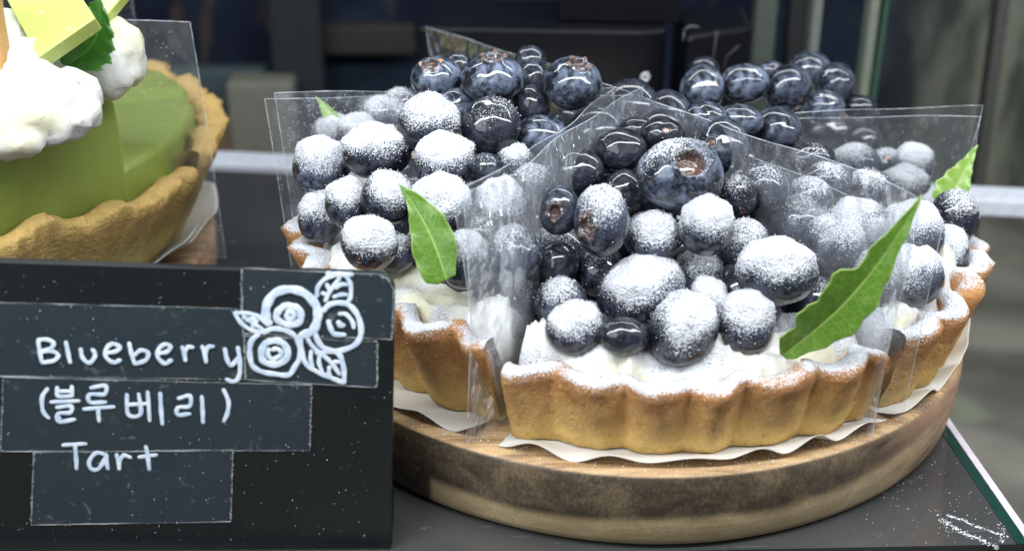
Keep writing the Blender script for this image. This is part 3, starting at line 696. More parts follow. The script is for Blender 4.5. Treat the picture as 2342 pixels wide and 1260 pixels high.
#     px   py   rx  ry  dust bloom label ...
BL_ = [
 (1556, 398, 92, 78, .30, .65, 'biggest blueberry with a wide open hollow, atop the front slice', dict(cal='hole', cdir=(.18, .28), y=-5.0, cmat=None, dshift=.15)),
 (1465, 672, 97, 78, .80, .3, 'largest sugar-coated blueberry, tilted, low centre of the front slice', dict(rot=.35, y=-7.3)),
 (1562, 757, 72, 84, .74, .3, 'steep sugared blueberry leaning right beside the largest sugared one', dict(rot=-.45, y=-7.35)),
 (1318, 752, 66, 58, .72, .3, 'sugar-capped oval blueberry lowest at the left of the front slice', dict(rot=.1, y=-7.1)),
 (1285, 692, 58, 56, .55, .35, 'half sugared blueberry resting above the lowest left one', dict(y=-6.7)),
 (1703, 738, 66, 70, .76, .3, 'sugar-capped blueberry left of the foot of the large leaf', dict(y=-7.0)),
 (1775, 622, 88, 72, .72, .35, 'wide sugared blueberry against the upper left edge of the large leaf', dict(y=-6.3)),
 (1600, 633, 62, 60, .40, .45, 'dull lightly sugared blueberry right of the largest sugared one', dict(y=-6.2)),
 (1615, 518, 62, 66, .78, .3, 'round blueberry with thick sugar cap, under the big hollow one', dict(y=-5.9)),
 (1495, 545, 62, 56, .66, .35, 'sugared blueberry centred between the hollow one and the largest sugared', dict(y=-5.7)),
 (1374, 506, 62, 76, .48, .4, 'tall blueberry with dark open crown and sugared right side', dict(cal='star', cdir=(-.6, -.2), y=-5.8)),
 (1277, 480, 46, 54, .08, .35, 'small bare blueberry with a black star crown facing left', dict(cal='star', cdir=(-.25, -.15), y=-5.6)),
 (1322, 392, 57, 52, .05, .12, 'glossy black blueberry touching the left film, upper row' + FR, dict()),
 (1418, 344, 56, 48, .03, .10, 'glossy black blueberry left of the pink-scarred one', dict()),
 (1515, 308, 50, 36, .08, .10, 'glossy blueberry with a pink stem scar near the top', dict(cal='scar', cdir=(.1, .15), cmat=CAL_P)),
 (1455, 298, 42, 30, .0, .12, 'half hidden black blueberry left behind the pink-scarred one', dict(back=.9)),
 (1650, 336, 60, 62, .06, .35, 'glossy blueberry with wavy streak right behind the hollow one', dict(cal='scar', cdir=(-.55, .1), cmat=CAL_B)),
 (1428, 440, 46, 52, .04, .12, 'dark blueberry left of the big hollow one, mostly shaded', dict(back=.4)),
 (1688, 452, 42, 52, .18, .15, 'small glossy blueberry with ringed scar, right of the hollow one', dict(cal='scar', cdir=(.15, -.65), cmat=CAL_B)),
 (1745, 430, 54, 56, .12, .25, 'glossy blueberry behind the right film of the front slice', dict()),
 (1272, 605, 50, 52, .06, .15, 'bare glossy blueberry at the left middle of the front slice', dict()),
 (1375, 622, 56, 56, .22, .2, 'dark lightly dusted blueberry left above the largest sugared one', dict()),
 (1703, 560, 56, 56, .42, .4, 'greyish dusted blueberry between two thickly capped ones', dict()),
 (1425, 768, 58, 42, .0, .1, 'bare dark blueberry tucked under the largest sugared one', dict(back=.3)),
 (1620, 690, 42, 48, .8, .2, 'small dusted blueberry squeezed above the steep sugared one', dict(back=.4)),
 # right slice
 (1822, 515, 62, 64, .35, .45, 'speckled blueberry behind the right film, nearest the fold', dict()),
 (1905, 560, 70, 66, .48, .4, 'sugared blueberry behind the film, left of the leaf tip', dict()),
 (1960, 520, 74, 62, .66, .4, 'very white blueberry behind the film, above the large leaf', dict()),
 (2085, 540, 68, 76, .72, .3, 'tall sugared blueberry right of the leaf tip', dict()),
 (2185, 497, 55, 60, .34, .1, 'black glossy blueberry with sugar flecks at the far right edge', dict(y=-1.6)),
 (2000, 640, 52, 62, .55, .45, 'blueberry right of the large leaf, low behind the film', dict()),
 (2085, 635, 68, 66, .74, .4, 'sugared blueberry low on the right slice above the cream', dict()),
 (2160, 575, 52, 56, .85, .35, 'thickly sugared blueberry below the black one at far right', dict(y=-2.6)),
 (2070, 418, 56, 36, .60, .3, 'sugar-topped blueberry below the pale leaf, right slice', dict()),
 (1955, 372, 54, 40, .55, .35, 'sugared blueberry crossed by the front film top edge', dict()),
 (1893, 300, 64, 62, .05, .25, 'large dark blueberry with a ragged crown on top' + RI, dict(cal='star', cdir=(.1, .62), cmat=CAL_B)),
 (1778, 300, 54, 52, .03, .35, 'round bluish blueberry left of the ragged-crowned one', dict()),
 (1690, 276, 52, 36, .02, .75, 'pale bluish blueberry behind the film apex, second from left', dict(back=.3)),
 (1612, 268, 48, 34, .02, .6, 'pale bluish blueberry just right of the film apex', dict(back=.3)),
 (1975, 325, 38, 44, .03, .1, 'dark blueberry tucked right of the ragged-crowned one', dict(back=.4)),
 (1858, 362, 50, 32, .10, .15, 'dark blueberry below the ragged-crowned one', dict()),
 (2025, 375, 40, 34, .35, .5, 'small blueberry with orange scar near the pale leaf', dict(cal='scar', cdir=(-.1, .4), cmat=CAL_O)),
 (1890, 415, 58, 40, .50, .3, 'dusted blueberry under the front film, upper right slope', dict()),
 (1985, 432, 50, 44, .50, .3, 'dusted blueberry behind the front film, below the orange-scarred one', dict(back=.2)),
 (1850, 455, 52, 46, .40, .25, 'dusted dark blueberry behind the front film, middle slope', dict(back=.2)),
 (2020, 560, 50, 50, .6, .3, 'sugared blueberry hidden behind the tip of the large leaf', dict(back=.4)),
 # rear right, tall heap
 (1607, 202, 48, 50, .03, .75, 'leftmost frosted-blue berry of the tall rear right heap', dict(y=2.2)),
 (1703, 191, 53, 43, .02, .80, 'wide frosted-blue berry, second from left in the rear heap', dict(y=2.4)),
 (1802, 202, 54, 52, .03, .45, 'blueberry with bright streak in the middle of the rear heap', dict(y=2.6, cal='scar', cdir=(.5, -.6), cmat=CAL_B)),
 (1852, 160, 46, 40, .03, .45, 'topmost blueberry of the rear right heap', dict(y=3.6)),
 (1910, 192, 42, 46, .02, .3, 'purple-tinged blueberry at the right of the rear heap', dict(y=3.4)),
 (1885, 245, 44, 36, .02, .7, 'bluish blueberry low right in the rear heap', dict(y=2.3)),
 (1762, 165, 34, 24, .02, .5, 'small blueberry with pink scar peeking behind the rear heap', dict(y=3.9, cal='scar', cdir=(.3, .1), cmat=CAL_P)),
 (1965, 245, 38, 26, .02, .1, 'dark blueberry peeking over the rear right film', dict(y=3.0)),
 (1610, 160, 34, 28, .02, .15, 'dark blueberry peeking behind the leftmost rear berry', dict(y=3.6)),
 (2090, 375, 44, 42, .75, .4, 'blurred sugared blueberry behind the right film near the pale leaf', dict(y=1.6)),
 # left slice
 (998, 180, 57, 50, .02, .95, 'powder-blue berry with orange crown atop the left slice', dict(cal='star', cdir=(-.2, .55), cmat=CAL_O, y=-.2)),
 (1128, 182, 66, 62, .02, .85, 'large powder-blue berry with frilled crown, top of the left slice', dict(cal='star', cdir=(0, .82), cmat=CAL_B, y=-.9)),
 (1310, 190, 63, 62, .03, .70, 'highest glossy blueberry beside the black box, small crown on top', dict(cal='star', cdir=(.22, .66), cmat=CAL_B, y=-.8)),
 (1213, 138, 34, 32, .02, .3, 'small dark blueberry behind the top of the left heap', dict(y=1.3)),
 (1216, 182, 36, 42, .02, .3, 'dark blueberry between the two highest blueberries', dict(y=.4)),
 (1048, 148, 30, 26, .02, .3, 'dark blueberry behind the orange-crowned one', dict(y=1.2)),
 (1214, 240, 42, 42, .02, .2, 'shaded blueberry with curved streak under the small dark pair', dict(y=-.6)),
 (1040, 240, 44, 38, .02, .9, 'bluish berry directly under the orange-crowned one', dict(y=-.7)),
 (980, 287, 66, 66, .62, .2, 'round sugar-speckled blueberry below the orange-crowned one', dict(y=-2.0)),
 (1124, 290, 64, 68, .26, .1, 'black glossy blueberry with sugar glitter, centre of left heap', dict(y=-2.1)),
 (1237, 308, 58, 42, .03, .85, 'powder-blue berry touching the crinkled film, left heap', dict(y=-1.5)),
 (862, 348, 76, 58, .80, .2, 'wide sugared blueberry, upper left of the left heap', dict(y=-2.1)),
 (735, 382, 62, 64, .66, .8, 'leftmost blueberry, sugared left side and bare blue right side', dict(y=-1.2, dshift=.0)),
 (1015, 372, 66, 62, .78, .3, 'sugared blueberry right below the speckled round one', dict(y=-3.0)),
 (1175, 370, 46, 34, .58, .3, 'small sugared blueberry touching the crinkled film edge', dict(y=-2.8)),
 (1108, 385, 38, 34, .10, .4, 'small bluish blueberry between two sugared ones' + LE, dict(y=-2.6)),
 (892, 452, 64, 58, .72, .25, 'sugared blueberry above the small leaf tip, left heap', dict(y=-3.3, rot=-.1)),
 (1010, 475, 68, 72, .72, .25, 'big sugared blueberry with brown scar right of the small leaf', dict(cal='scar', cdir=(-.15, -.5), cmat=CAL_O, y=-4.3)),
 (795, 466, 48, 54, .80, .3, 'upright sugared blueberry left of the small leaf, second row', dict(y=-2.9)),
 (735, 498, 48, 56, .70, .3, 'sugared blueberry at the left edge above the crust', dict(y=-2.0, rot=-.3)),
 (845, 560, 64, 62, .72, .25, 'sugared blueberry with brown scar left of the small leaf base', dict(cal='scar', cdir=(-.35, -.62), cmat=CAL_B, y=-4.9)),
 (905, 580, 42, 42, .50, .25, 'small blueberry half hidden by the small leaf', dict(y=-5.4)),
 (1062, 595, 56, 62, .74, .3, 'sugared blueberry right of the small leaf base', dict(y=-6.0)),
 (1150, 478, 62, 64, .74, .35, 'sugared blueberry seen through the crinkled film', dict(y=-4.9)),
 (1172, 585, 60, 68, .30, .3, 'dark speckled blueberry seen low through the crinkled film', dict(y=-5.8)),
 (1105, 540, 40, 44, .15, .1, 'dusted blueberry behind the crinkled film outer edge', dict(y=-5.0, back=.3)),
 (1215, 420, 46, 44, .35, .3, 'dusted blueberry behind the crinkled film, upper part', dict(y=-3.2, back=.3)),
 # rear left behind the film
 (872, 262, 58, 42, .62, .5, 'hazy sugared blueberry behind the left film', dict(y=2.0)),
 (820, 300, 48, 36, .70, .5, 'hazy white blueberry behind the left film, lower', dict(y=1.6)),
 (762, 305, 46, 40, .55, .4, 'hazy dusted blueberry at the foot of the rear leaf', dict(y=2.4)),
 (915, 235, 42, 32, .30, .5, 'hazy dark blueberry behind the film top edge', dict(y=2.6)),
]
BL_.sort(key=lambda b_: -(b_[1]+b_[3]))
for b_ in BL_: berry(*b_[:7], **b_[7])
# berries deep in the gaps of the heaps
rng = random.Random(5); nfill = 0
named = list(placed); used = set()
for tries in range(9000):
    if nfill >= 120: break
    a = rng.uniform(0, 2*math.pi); r = math.sqrt(rng.uniform(.02, 1))*7.0; x, y = r*math.cos(a), r*math.sin(a)
    if y > 3.0 and not (x > 2): continue
    top = cone((x, y))-1.0; lo = 4.3+.1*max(0, 5-r)
    if top < lo: continue
    z = rng.uniform(lo, top); P = np.array([x, y, z]); rr = rng.uniform(.62, .85)
    if any(np.linalg.norm(P-q) < .74*(rr+rq) for q, rq, _ in placed): continue
    lab = None
    def pxy(X): d_ = X-CAM; k_ = FPX/np.dot(d_, FW); return np.array([np.dot(d_, RT)*k_, -np.dot(d_, UP)*k_])
    for q in sorted(named, key=lambda n_: np.linalg.norm(n_[0]-P))[:14]:
        dd = pxy(P)-pxy(q[0]); rel = ('in the gap right of' if dd[0] > 0 else 'in the gap left of') if abs(dd[0]) > abs(dd[1]) else ('in the gap under' if dd[1] > 0 else 'in the gap above')
        cand = 'dark blueberry deep %s the %s' % (rel, ' '.join(q[2].replace(',', '').split()[:7]))
        for wd in (' atop', ' and', ' the', ' with', ' of', ' a', ' in', ' at', ' on', ' low', ' right', ' left', ' by'):
            if cand.endswith(wd): cand = cand[:-len(wd)]
        if cand not in used: lab = cand; used.add(cand); break
    if lab is None: continue
    berry(0, 0, 0, 0, .12 if y < -4 else .03, rng.uniform(.05, .3), lab, pos=P, rad=rr, sunk=True); nfill += 1

# ------------------------------------------------------------------ leaves
def leaf(base, tip, yb, yt, side, halfs, mat, label, name='bay_leaf', bow=.25, fold=.25, wave=.05, nw=9, ybow=0.0):
    """base/tip in the picture, width along it; side: unit direction of the blade; lies a little folded and curled"""
    B0 = at(*base, yb); T0 = at(*tip, yt); ax = T0-B0; L = np.linalg.norm(ax); ax = ax/L
    sd = np.asarray(side, float); sd = sd-ax*np.dot(sd, ax); sd /= np.linalg.norm(sd); nr = np.cross(ax, sd)
    if np.dot(nr, -FW) < 0: nr = -nr
    nu, nv = 70, 25; V = []; U = []; W = []
    hx = np.array([h_[0] for h_ in halfs]); hl = np.array([h_[1] for h_ in halfs]); hr = np.array([h_[2] for h_ in halfs])
    for i in range(nu):
        u = i/(nu-1); l_ = np.interp(u, hx, hl); r_ = np.interp(u, hx, hr)
        c = B0+ax*L*u+sd*bow*math.sin(math.pi*u)+nr*ybow*math.sin(math.pi*u)
        for j in range(nv):
            v = -1+2*j/(nv-1); hw = (l_ if v < 0 else r_)*(.88 if name == 'bay_leaf' else 1)
            tooth = 1+(wave*math.sin(u*nw*6.28+(1.3 if v > 0 else 0))+wave*.3*math.sin(u*nw*17))*abs(v)**3
            off = v*hw*tooth
            V.append(c+sd*off+nr*(abs(off)*fold+.02*math.sin(u*nw*6.28+v*2)*abs(v)**2)); U.append(u); W.append(v)
    o = mk(name, V, grid_faces(nu, nv), mat, org=B0, attrs={'lu': U, 'lv': W})
    s = o.modifiers.new('thickness', 'SOLIDIFY'); s.thickness = .0003; s.offset = 0
    return tag(o, label, 'leaf', 'bay leaves stuck in the cream' if name == 'bay_leaf' else None)
leaf((1790, 812), (2108, 446), -7.5, -8.3, RT*.75+UP*-.66, [(0, .08, .12), (.04, .26, .26), (.09, .46, .32), (.14, .46, .36), (.18, .38, .44), (.24, .64, .52), (.31, .66, .60), (.36, .50, .62), (.42, .62, .60), (.50, .70, .56), (.55, .62, .50), (.585, .36, .46), (.64, .34, .40), (.70, .36, .30), (.76, .30, .24), (.84, .18, .18), (.92, .09, .10), (1, .0, .0)], LEAF, 'large bay leaf with wavy edge standing in the front slice cream', bow=.22, fold=.34, wave=.05, nw=6, ybow=.3)
leaf((1022, 640), (912, 422), -6.9, -5.9, RT, [(0, .25, .22), (.06, .50, .30), (.2, .62, .48), (.4, .55, .55), (.55, .42, .50), (.7, .22, .40), (.85, .08, .24), (.95, .02, .08), (1, 0, 0)], LEAF, 'small bay leaf standing upright in the left slice cream', bow=.12, fold=.18, wave=.035, nw=3.5)
leaf((2165, 470), (2236, 332), -.9, -.1, RT, [(0, .5, .55), (.2, .62, .50), (.45, .45, .32), (.7, .22, .14), (.9, .10, .05), (1, 0, 0)], LEAFY, 'pale yellow-green bay leaf at the right edge behind the film', bow=.0, fold=.1, wave=.05, nw=5)
leaf((770, 305), (722, 222), 2.0, 2.6, RT, [(0, .30, .32), (.3, .28, .28), (.7, .14, .12), (1, 0, 0)], LEAFY, 'blurred leaf tip standing behind the left film', bow=.08, fold=.1, wave=.02)

# ------------------------------------------------------------------ loose sugar on board, liner and crust foot
rng2 = np.random.default_rng(3); P = []
for (a_, r_, n_, s_) in ((-125, 8.5, 120, .9), (-62, 8.3, 420, .55), (-30, 8.6, 260, .7), (-88, 8.6, 160, 2.2), (-150, 8.4, 60, 1.5)):
    for _ in range(n_):
        aa = math.radians(a_+rng2.normal(0, s_*7)); r = r_+rng2.normal(0, .18)
        if r < 8.85: P.append((r*math.cos(aa), r*math.sin(aa), T+.012))
P = np.array(P); v, f = octas(P, rng2.uniform(.008, .024, len(P)))
tag(mk('loose_sugar', v, f, SUG, smooth=False), 'loose sugar grains scattered on the rim of the round board', 'sugar', kind='stuff')
P = np.stack([rng2.uniform(4.5, 7.6, 150), rng2.uniform(-8.9, -4.5, 150), np.full(150, .012)], 1); P = P[np.hypot(P[:, 0], P[:, 1]) > 8.7]
v, f = octas(P, rng2.uniform(.005, .015, len(P)))
tag(mk('loose_crumbs', v, f, SUG, smooth=False), 'white specks on the dark shelf near the green glass edge', 'crumbs', kind='stuff')
P = []
for s_, n_, w_ in (([(2168, 1178), (2200, 1188), (2240, 1205), (2290, 1222)], 110, .03), ([(2160, 1188), (2190, 1212), (2230, 1228), (2280, 1250)], 150, .045), ([(2290, 1195), (2296, 1212), (2288, 1240)], 50, .05), ([(2150, 1178), (2170, 1215)], 25, .04)):
    Q = smooth_line([atz(px, py, .008) for px, py in s_], 12)
    for _ in range(n_): q = Q[rng2.integers(len(Q))]; P.append(q+np.array([rng2.normal(0, w_), rng2.normal(0, w_), 0]))
P = np.array(P); P = P[P[:, 0] < XE-.18]; v, f = octas(P, rng2.uniform(.008, .022, len(P))); v[:, 2] = .002+(v[:, 2]-.008).clip(-.004, .02)*.5+.004
tag(mk('cream_smear', v, f, SUG, smooth=False), 'crumbly white smear on the shelf corner beside the glass edge', 'smear', kind='stuff')

# ------------------------------------------------------------------ sign
SP = np.array([-6.25, -8.72, 0.0]); tl = math.radians(3.5); yw = math.radians(-1.2)
SN = np.array([math.sin(yw)*math.cos(tl), -math.cos(yw)*math.cos(tl), math.sin(tl)])     # faces the camera, leans back
def S(px, py, lift=0.0): return onplane(px, py, SP+SN*lift, SN)
sg = thing('price_sign', (-11, -8.5, 0), 'black sign card with white handwriting and a blueberry drawing', 'sign')
A = S(903, 668); C_ = S(868, 628); D_ = S(-160, 592); E_ = S(-160, 1262); G_ = S(894, 1258)
cor = []
for k in range(7):
    t = k/6*math.pi/2; c0 = S(866, 664); cor.append(c0+(S(903, 665)-c0)*math.cos(t)+(S(866, 626)-c0)*math.sin(t))
outl = [G_]+cor+[D_, E_]
outl = [p-np.array([0, 0, min(0, p[2]-.003)]) for p in outl]
th = .22; n = len(outl); V = [p for p in outl]+[p-SN*th for p in outl]
F = [tuple(range(n)), tuple(range(2*n-1, n-1, -1))]+[(i, n+i, n+(i+1) % n, (i+1) % n) for i in range(n)]
bevel(mk('card', V, F, SIGN, sg, smooth=False), .03, 2)
p0 = S(897, 1258)-SN*.24
v, f = slab([(p0[0]-9.5, p0[1]+.0), (p0[0]-.02, p0[1]+.0), (p0[0]-.02, p0[1]+1.1), (p0[0]-9.5, p0[1]+1.1)], .003, .8); mk('base', v, f, BLACK, sg, smooth=False)
tapes = [[(-150, 688), (552, 706), (562, 868), (-150, 858)], [(553, 613), (866, 628), (888, 638), (900, 662), (896, 776), (556, 762)], [(560, 768), (862, 781), (862, 886), (562, 868)], [(8, 862), (712, 880), (708, 1030), (2, 1032)], [(78, 1035), (532, 1028), (527, 1192), (72, 1200)]]
rngt = random.Random(9)
for k, q in enumerate(tapes):
    lf = .006+.004*k; nn_ = []
    pts = []
    nq = len(q)
    for i in range(nq):                                     # serrated outline
        a, b = np.array(q[i], float), np.array(q[(i+1) % nq], float); L = np.linalg.norm(b-a); nr_ = np.array([b[1]-a[1], a[0]-b[0]])/L
        short = abs(b[1]-a[1]) > abs(b[0]-a[0]) and L > 60; step = 5 if short else 40
        m_ = max(2, int(L/step))
        for j in range(m_):
            e = (1.6*(j % 2) if short else 0)+rngt.uniform(-.5, .5)
            pts.append(a+(b-a)*j/m_+nr_*e)
    V = [S(x, y, lf) for x, y in pts]+[S(x, y, lf-.003) for x, y in pts]; n = len(pts)
    tp = mk('tape', V, [tuple(range(n)), tuple(range(2*n-1, n-1, -1))]+[(i, n+i, n+(i+1) % n, (i+1) % n) for i in range(n)], TAPE, sg, smooth=False)
    eg = []
    ring = [S(x, y, lf+.004) for x, y in pts]
    rr = [rngt.choice((.001, .003, .005, .009)) if (i % 1 == 0) else .004 for i in range(n)]
    eg.append(tube(ring+[ring[0]], np.array(rr+[rr[0]]), 5))
    # torn crumbs of glue along the edges
    g = []
    for _ in range(170):
        i = rngt.randrange(n); g.append(ring[i]+(ring[(i+1) % n]-ring[i])*rngt.random()+np.array([rngt.gauss(0, .012), 0, rngt.gauss(0, .012)])+SN*.003)
    g = np.array(g); gv, gf = octas(g, np.array([rngt.choice((.006, .008, .012, .017)) for _ in g]))
    eg.append((gv, gf))
    mk('tape_edge', *join(eg), TAPEE, tp, smooth=False)
def strokes(name, lines, ox, oy, sc_, w_, parent=sg, lift=.034):
    parts = []
    for l in lines:
        wk = w_
        if isinstance(l, tuple) and isinstance(l[0], (int, float)): wk, l = l[0], l[1]
        P_ = [S(ox+x/sc_, oy+y/sc_, lift) for x, y in l]
        Q = smooth_line(P_, 6); n_ = len(Q)
        r_ = wk*(1+.10*np.sin(np.arange(n_)*.9+x)); r_ = np.array(r_); r_[0] *= .75; r_[-1] *= .75
        # rounded ends
        t0 = Q[0]-(Q[1]-Q[0])/(np.linalg.norm(Q[1]-Q[0])+1e-9)*wk*.5; t1 = Q[-1]+(Q[-1]-Q[-2])/(np.linalg.norm(Q[-1]-Q[-2])+1e-9)*wk*.5
        Q = np.vstack([t0, Q, t1]); r_ = np.concatenate([[wk*.35], r_, [wk*.35]])
        parts.append(tube(Q, r_, 8, (SN, .05)))
    return mk(name, *join(parts), MARK, parent)
W1 = .047
eng = [[(95, 135), (110, 235), (125, 312)], [(92, 132), (160, 128), (218, 152), (195, 200), (110, 225)], [(110, 228), (200, 220), (255, 250), (225, 295), (125, 314)],
       [(318, 145), (335, 235), (352, 315)], [(436, 200), (450, 270), (500, 315), (545, 275), (548, 235), (528, 205)],
       [(630, 235), (710, 225), (750, 190), (690, 162), (640, 205), (640, 270), (700, 312), (755, 290)],
       [(824, 155), (840, 230), (868, 325)], [(862, 255), (915, 215), (972, 230), (960, 290), (870, 326)],
       [(1045, 240), (1120, 228), (1155, 190), (1115, 165), (1060, 205), (1055, 270), (1110, 320), (1165, 290)],
       [(1248, 185), (1265, 240), (1275, 300)], [(1265, 235), (1295, 190), (1338, 190)], [(1408, 180), (1430, 245), (1440, 312)], [(1432, 245), (1455, 190), (1500, 182)],
       [(1590, 198), (1605, 280), (1640, 335), (1700, 270)], [(1694, 188), (1710, 300), (1705, 420), (1660, 465), (1600, 445)]]
strokes('lettering', eng, 60, 740, 3.5, W1)
kor = [[(172, 518), (128, 590), (135, 700), (182, 758)],
       [(247, 508), (255, 580), (370, 578)], [(365, 500), (368, 580)], [(252, 542), (366, 540)], [(195, 628), (425, 618)], [(240, 672), (355, 660), (352, 712), (258, 720), (262, 785), (392, 765)], [(262, 745), (268, 785)],
       [(515, 515), (632, 498), (625, 565), (508, 568), (512, 630), (638, 628)], [(457, 685), (705, 665)], [(575, 685), (583, 785)],
       [(805, 565), (818, 728), (915, 722), (900, 560)], [(812, 650), (960, 640)], [(972, 545), (988, 780)], [(1072, 553), (1080, 690), (1090, 808)],
       [(1215, 600), (1308, 578), (1308, 660), (1215, 672), (1215, 730), (1312, 720)], [(1405, 580), (1412, 690), (1415, 795)], [(1578, 525), (1618, 620), (1612, 710), (1580, 785)]]
strokes('lettering', kor, 60, 740, 3.5, .046)
tar = [[(290, 972), (480, 960)], [(390, 972), (400, 1080), (403, 1165)], [(640, 1050), (560, 1035), (505, 1100), (520, 1160), (580, 1160), (645, 1060)], [(642, 1045), (645, 1120), (655, 1165)],
       [(722, 1045), (740, 1110), (745, 1168)], [(740, 1110), (780, 1055), (838, 1072)], [(957, 980), (975, 1080), (985, 1170)], [(900, 1068), (1045, 1050)]]
strokes('lettering', tar, 60, 740, 3.5, .046)
W2 = .046
drw = [(.095, [(400, 600), (372, 520), (380, 410), (460, 300), (600, 262), (740, 300), (840, 400), (870, 500), (840, 630), (780, 680), (700, 710)]),
       (.075, [(560, 410), (490, 470), (475, 545), (560, 595), (640, 600), (700, 560), (700, 470), (650, 430), (560, 410)]), (.055, [(590, 460), (570, 520), (600, 550), (640, 520), (620, 470), (590, 460)]),
       [(860, 330), (870, 240), (940, 160), (1040, 125)], [(940, 375), (990, 270), (1080, 150)], [(955, 210), (975, 260)], [(905, 295), (950, 310)], [(1120, 110), (1180, 200), (1185, 330), (1150, 385)], [(1040, 250), (1090, 215), (1150, 215)], [(1020, 335), (1090, 312), (1150, 312)], (.06, [(960, 108), (1060, 118), (1200, 118)]),
       (.060, [(920, 470), (980, 410), (1080, 390), (1180, 420), (1260, 530), (1285, 680), (1230, 790), (1100, 845), (980, 845), (890, 790), (830, 650)]),
       [(1070, 495), (1140, 500), (1200, 570), (1215, 635)], (.055, [(970, 560), (990, 630), (1030, 690), (1130, 695)]), (.06, [(1065, 570), (1085, 605), (1120, 605)]),
       (.058, [(300, 690), (230, 760), (215, 870), (240, 990), (330, 1050), (470, 1075), (590, 1080), (650, 1000), (700, 900), (690, 790), (640, 700), (540, 650), (430, 640), (340, 680)]),
       (.075, [(380, 765), (335, 830), (335, 930), (400, 975), (500, 975), (580, 900), (555, 800), (480, 755), (380, 765)]), (.05, [(400, 830), (390, 890), (440, 930), (520, 880), (480, 830), (430, 840)]),
       [(70, 485), (130, 580), (230, 650), (340, 670)], [(70, 485), (180, 490), (290, 515), (380, 600)], [(150, 520), (240, 580), (350, 650)], [(180, 560), (240, 540), (290, 570)], [(240, 620), (260, 580)],
       (.055, [(700, 730), (715, 860), (760, 980), (880, 1060), (1000, 1110), (1120, 1160)]), (.055, [(1120, 1160), (1120, 1040), (1090, 910), (1030, 860), (940, 860)]), [(770, 735), (830, 820), (930, 900), (1010, 980), (1080, 1080)], [(805, 850), (800, 930), (820, 1000)], [(890, 880), (880, 960), (910, 1050)], [(980, 1000), (975, 1060), (990, 1095)], [(1010, 965), (1040, 955), (1100, 960)], [(850, 870), (900, 870), (960, 860)]]
strokes('berry_drawing', drw, 520, 600, 4.2, W2)
g = np.array([S(rngt.uniform(0, 895), rngt.uniform(625, 1240), .026) for _ in range(330)]); gv, gf = octas(g, np.array([rngt.choice((.004, .005, .007, .010)) for _ in g]))
dsp = mk('sugar_specks', gv, gf, SUG, sg, smooth=False)

# ------------------------------------------------------------------ matcha tart
MX, MY = -22.0, 3.9
def solid_wedge(cx, cy_, ax0, ax1, R_, z0, z1, seed, parent, mat):
    N, K = 90, 14; V = []
    for i in range(N+1):
        a = math.radians(ax0+(ax1-ax0)*i/N)
        prof = [(0.02, z0), (R_*.84, z0)]+[(R_*(1-.14*max(0, 1-k/3.5))-.06*(k/8)**2, z0+(z1-z0-.12)*k/8) for k in range(1, 9)]+[(R_-.16, z1), (R_-.5, z1+.03), (R_*.6, z1+.05), (0.02, z1)]
        for r, z in prof: V.append((cx+r*math.cos(a), cy_+r*math.sin(a), z))
    V = np.array(V); m = len(V)//(N+1); nn = fbm(V, .7, seed, 2)
    rad = V[:, :2]-np.array([cx, cy_]); V[:, :2] += rad/(np.linalg.norm(rad, axis=1)[:, None]+1e-6)*(nn*.10)[:, None]; V[:, 2] += nn*.1*(V[:, 2] > z0+1)
    F = grid_faces(N+1, m, True); F.append(tuple(range(m))); F.append(tuple(N*m+j for j in range(m))[::-1])
    o = mk('custard', V, F, mat, parent); bevel(o, .12, 3); return o
ms = []
for k, (ax, hf, c0, c1, lab) in enumerate(((-43, 31, -74, -25, 'nearest matcha tart slice with green custard wall above the sign'), (23, 32, -27, 54, 'rear matcha tart slice seen through clear film'))):
    s = thing('tart_slice', (MX, MY, T+.02), lab, 'tart', 'matcha tart slices'); ms.append(s)
    wedge_crust(MX, MY, ax, hf, 8.6, 10.3, T+.05, 5.35+.1*k, .75, 30, .34, 20+k, MCRUST, s, sag=.17, rough=.20, dustf=0.0)
    solid_wedge(MX, MY, c0, c1, 9.45, T+.6, 7.75-1.9*k, 30+k, s, CUST)
    doily(MX, MY, ax, hf+3, 8.2, 9.9, T+.015+.004*k, 40+k, ('white paper liner under the nearest matcha slice', 'white paper liner under the rear matcha slice')[k], lift=1.5, nple=20)
film(MX, MY, 22, 32.5, 10.75, T+.4, 6.9, 17, 'clear film standing between the two matcha slices', lean=-.2, hazeL=.55, hazeR=.2, crk=(.2, .2))

def blob(name, elems, mat, parent, seed, amp=.05, label=None, cat=None):
    mb = bpy.data.metaballs.new('dollop%d' % seed); mb.resolution = .16; mb.threshold = .35
    for (P_, r_, sc3) in elems:
        e = mb.elements.new(type='ELLIPSOID'); e.co = P_; e.radius = r_*1.45; e.size_x, e.size_y, e.size_z = sc3
    ob = bpy.data.objects.new('dollop%d' % seed, mb); col.objects.link(ob)
    dg = bpy.context.evaluated_depsgraph_get(); dg.update()
    me = bpy.data.meshes.new_from_object(ob.evaluated_get(dg)); V = np.array([v.co[:] for v in me.vertices]); F = [tuple(p.vertices) for p in me.polygons]; Nn = np.array([v.normal[:] for v in me.vertices])
    col.objects.unlink(ob); bpy.data.objects.remove(ob); bpy.data.meshes.remove(me)
    w_ = fbm(V, .6, seed, 1); Q = V+np.stack([w_, w_*.3, -w_], 1)
    rd = 1-np.abs(fbm(Q, .95, seed+1, 2))*2.0
    V = V+Nn*(rd*amp*1.6+.02*fbm(V, 2.5, seed+2, 1))[:, None]
    o = mk(name, V, F, mat, parent, org=None if parent is None else ORG[parent.name], attrs={'dust': np.zeros(len(V))})
    if label: tag(o, label, cat)
    return o
def el(px, py, y, rpx, sx=1, sz=1): P_ = at(px, py, y); return (tuple(P_), rpx*depth(P_)/FPX, (sx, 1, sz))
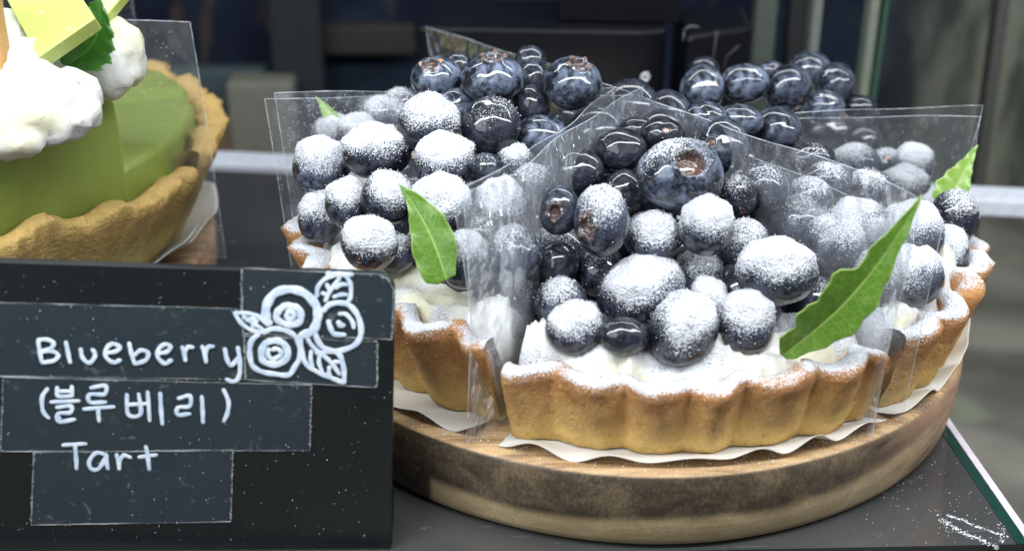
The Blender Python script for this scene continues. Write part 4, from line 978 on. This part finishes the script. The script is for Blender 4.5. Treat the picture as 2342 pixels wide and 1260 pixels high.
blob('cream_swirl', [el(20, 150, -3.2, 85), el(95, 235, -3.6, 88), el(20, 260, -4.2, 80, 1.1, .8), el(170, 215, -2.6, 55, .9, 1), el(150, 250, -3.2, 62, 1.1, .9), el(185, 240, -3.0, 38, .8, 1.2), el(115, 300, -4.0, 34, 1.2, .7), el(20, 320, -4.6, 58, 1.2, .55), el(-40, 200, -3.5, 100), el(10, 90, -2.4, 60)], CREAM, ms[0], 61, .12)
blob('cream_swirl', [el(270, 110, -.4, 55), el(250, 150, -.7, 60), el(285, 150, -.2, 42), el(235, 185, -.8, 40), el(240, 90, -.3, 45), el(300, 120, .1, 30, .8, 1.3)], CREAM, ms[1], 64, .09)
def plate(corn, th_, name, mat, label, cat, grp=None, nrm_flip=False):
    P_ = [np.asarray(p) for p in corn]; n_ = np.cross(P_[1]-P_[0], P_[3]-P_[0]); n_ /= np.linalg.norm(n_)
    if np.dot(n_, -FW) < 0: n_ = -n_
    V = P_+[p-n_*th_ for p in P_]; F = [(0, 1, 2, 3), (7, 6, 5, 4), (0, 4, 5, 1), (1, 5, 6, 2), (2, 6, 7, 3), (3, 7, 4, 0)]
    o = mk(name, V, F, mat, smooth=False); bevel(o, .035, 3); return tag(o, label, cat, grp)
lowd = np.array([.12, .55, -.45])
plate([at(88, 132, -3.6), at(218, 42, -3.0), at(150, -60, -2.1), at(5, -20, -2.4)], .5, 'chocolate_square', CHOC, 'pale green matcha chocolate square leaning on the front cream', 'chocolate', 'matcha chocolate squares')
plate([at(236, 48, -.7), at(285, -12, -.5), at(250, -60, -.2), at(215, -30, -.3)], .4, 'chocolate_square', CHOC, 'second green chocolate square on the rear cream, cut by the top edge', 'chocolate', 'matcha chocolate squares')
leaf((150, 150), (228, -5), -1.9, -1.5, RT, [(0, .1, .15), (.1, .35, .55), (.3, .55, .62), (.6, .5, .42), (.85, .3, .2), (1, 0, 0)], MINT, 'dark green mint leaf between the chocolate and rear cream', name='mint_leaf', bow=.35, fold=.15, wave=.12, nw=6)
P = at(-2, 60, -3.9)
boxt('biscuit_piece', (P[0]-.15, P[1], P[2]), (.5, .5, 2.6), m_simple('biscuit_brown', (.5, .28, .1), .8, .8), 'thin brown biscuit at the left edge beside the white cream', 'biscuit', bv=.1)
print('berries', nberry, 'objects', len(bpy.data.objects))
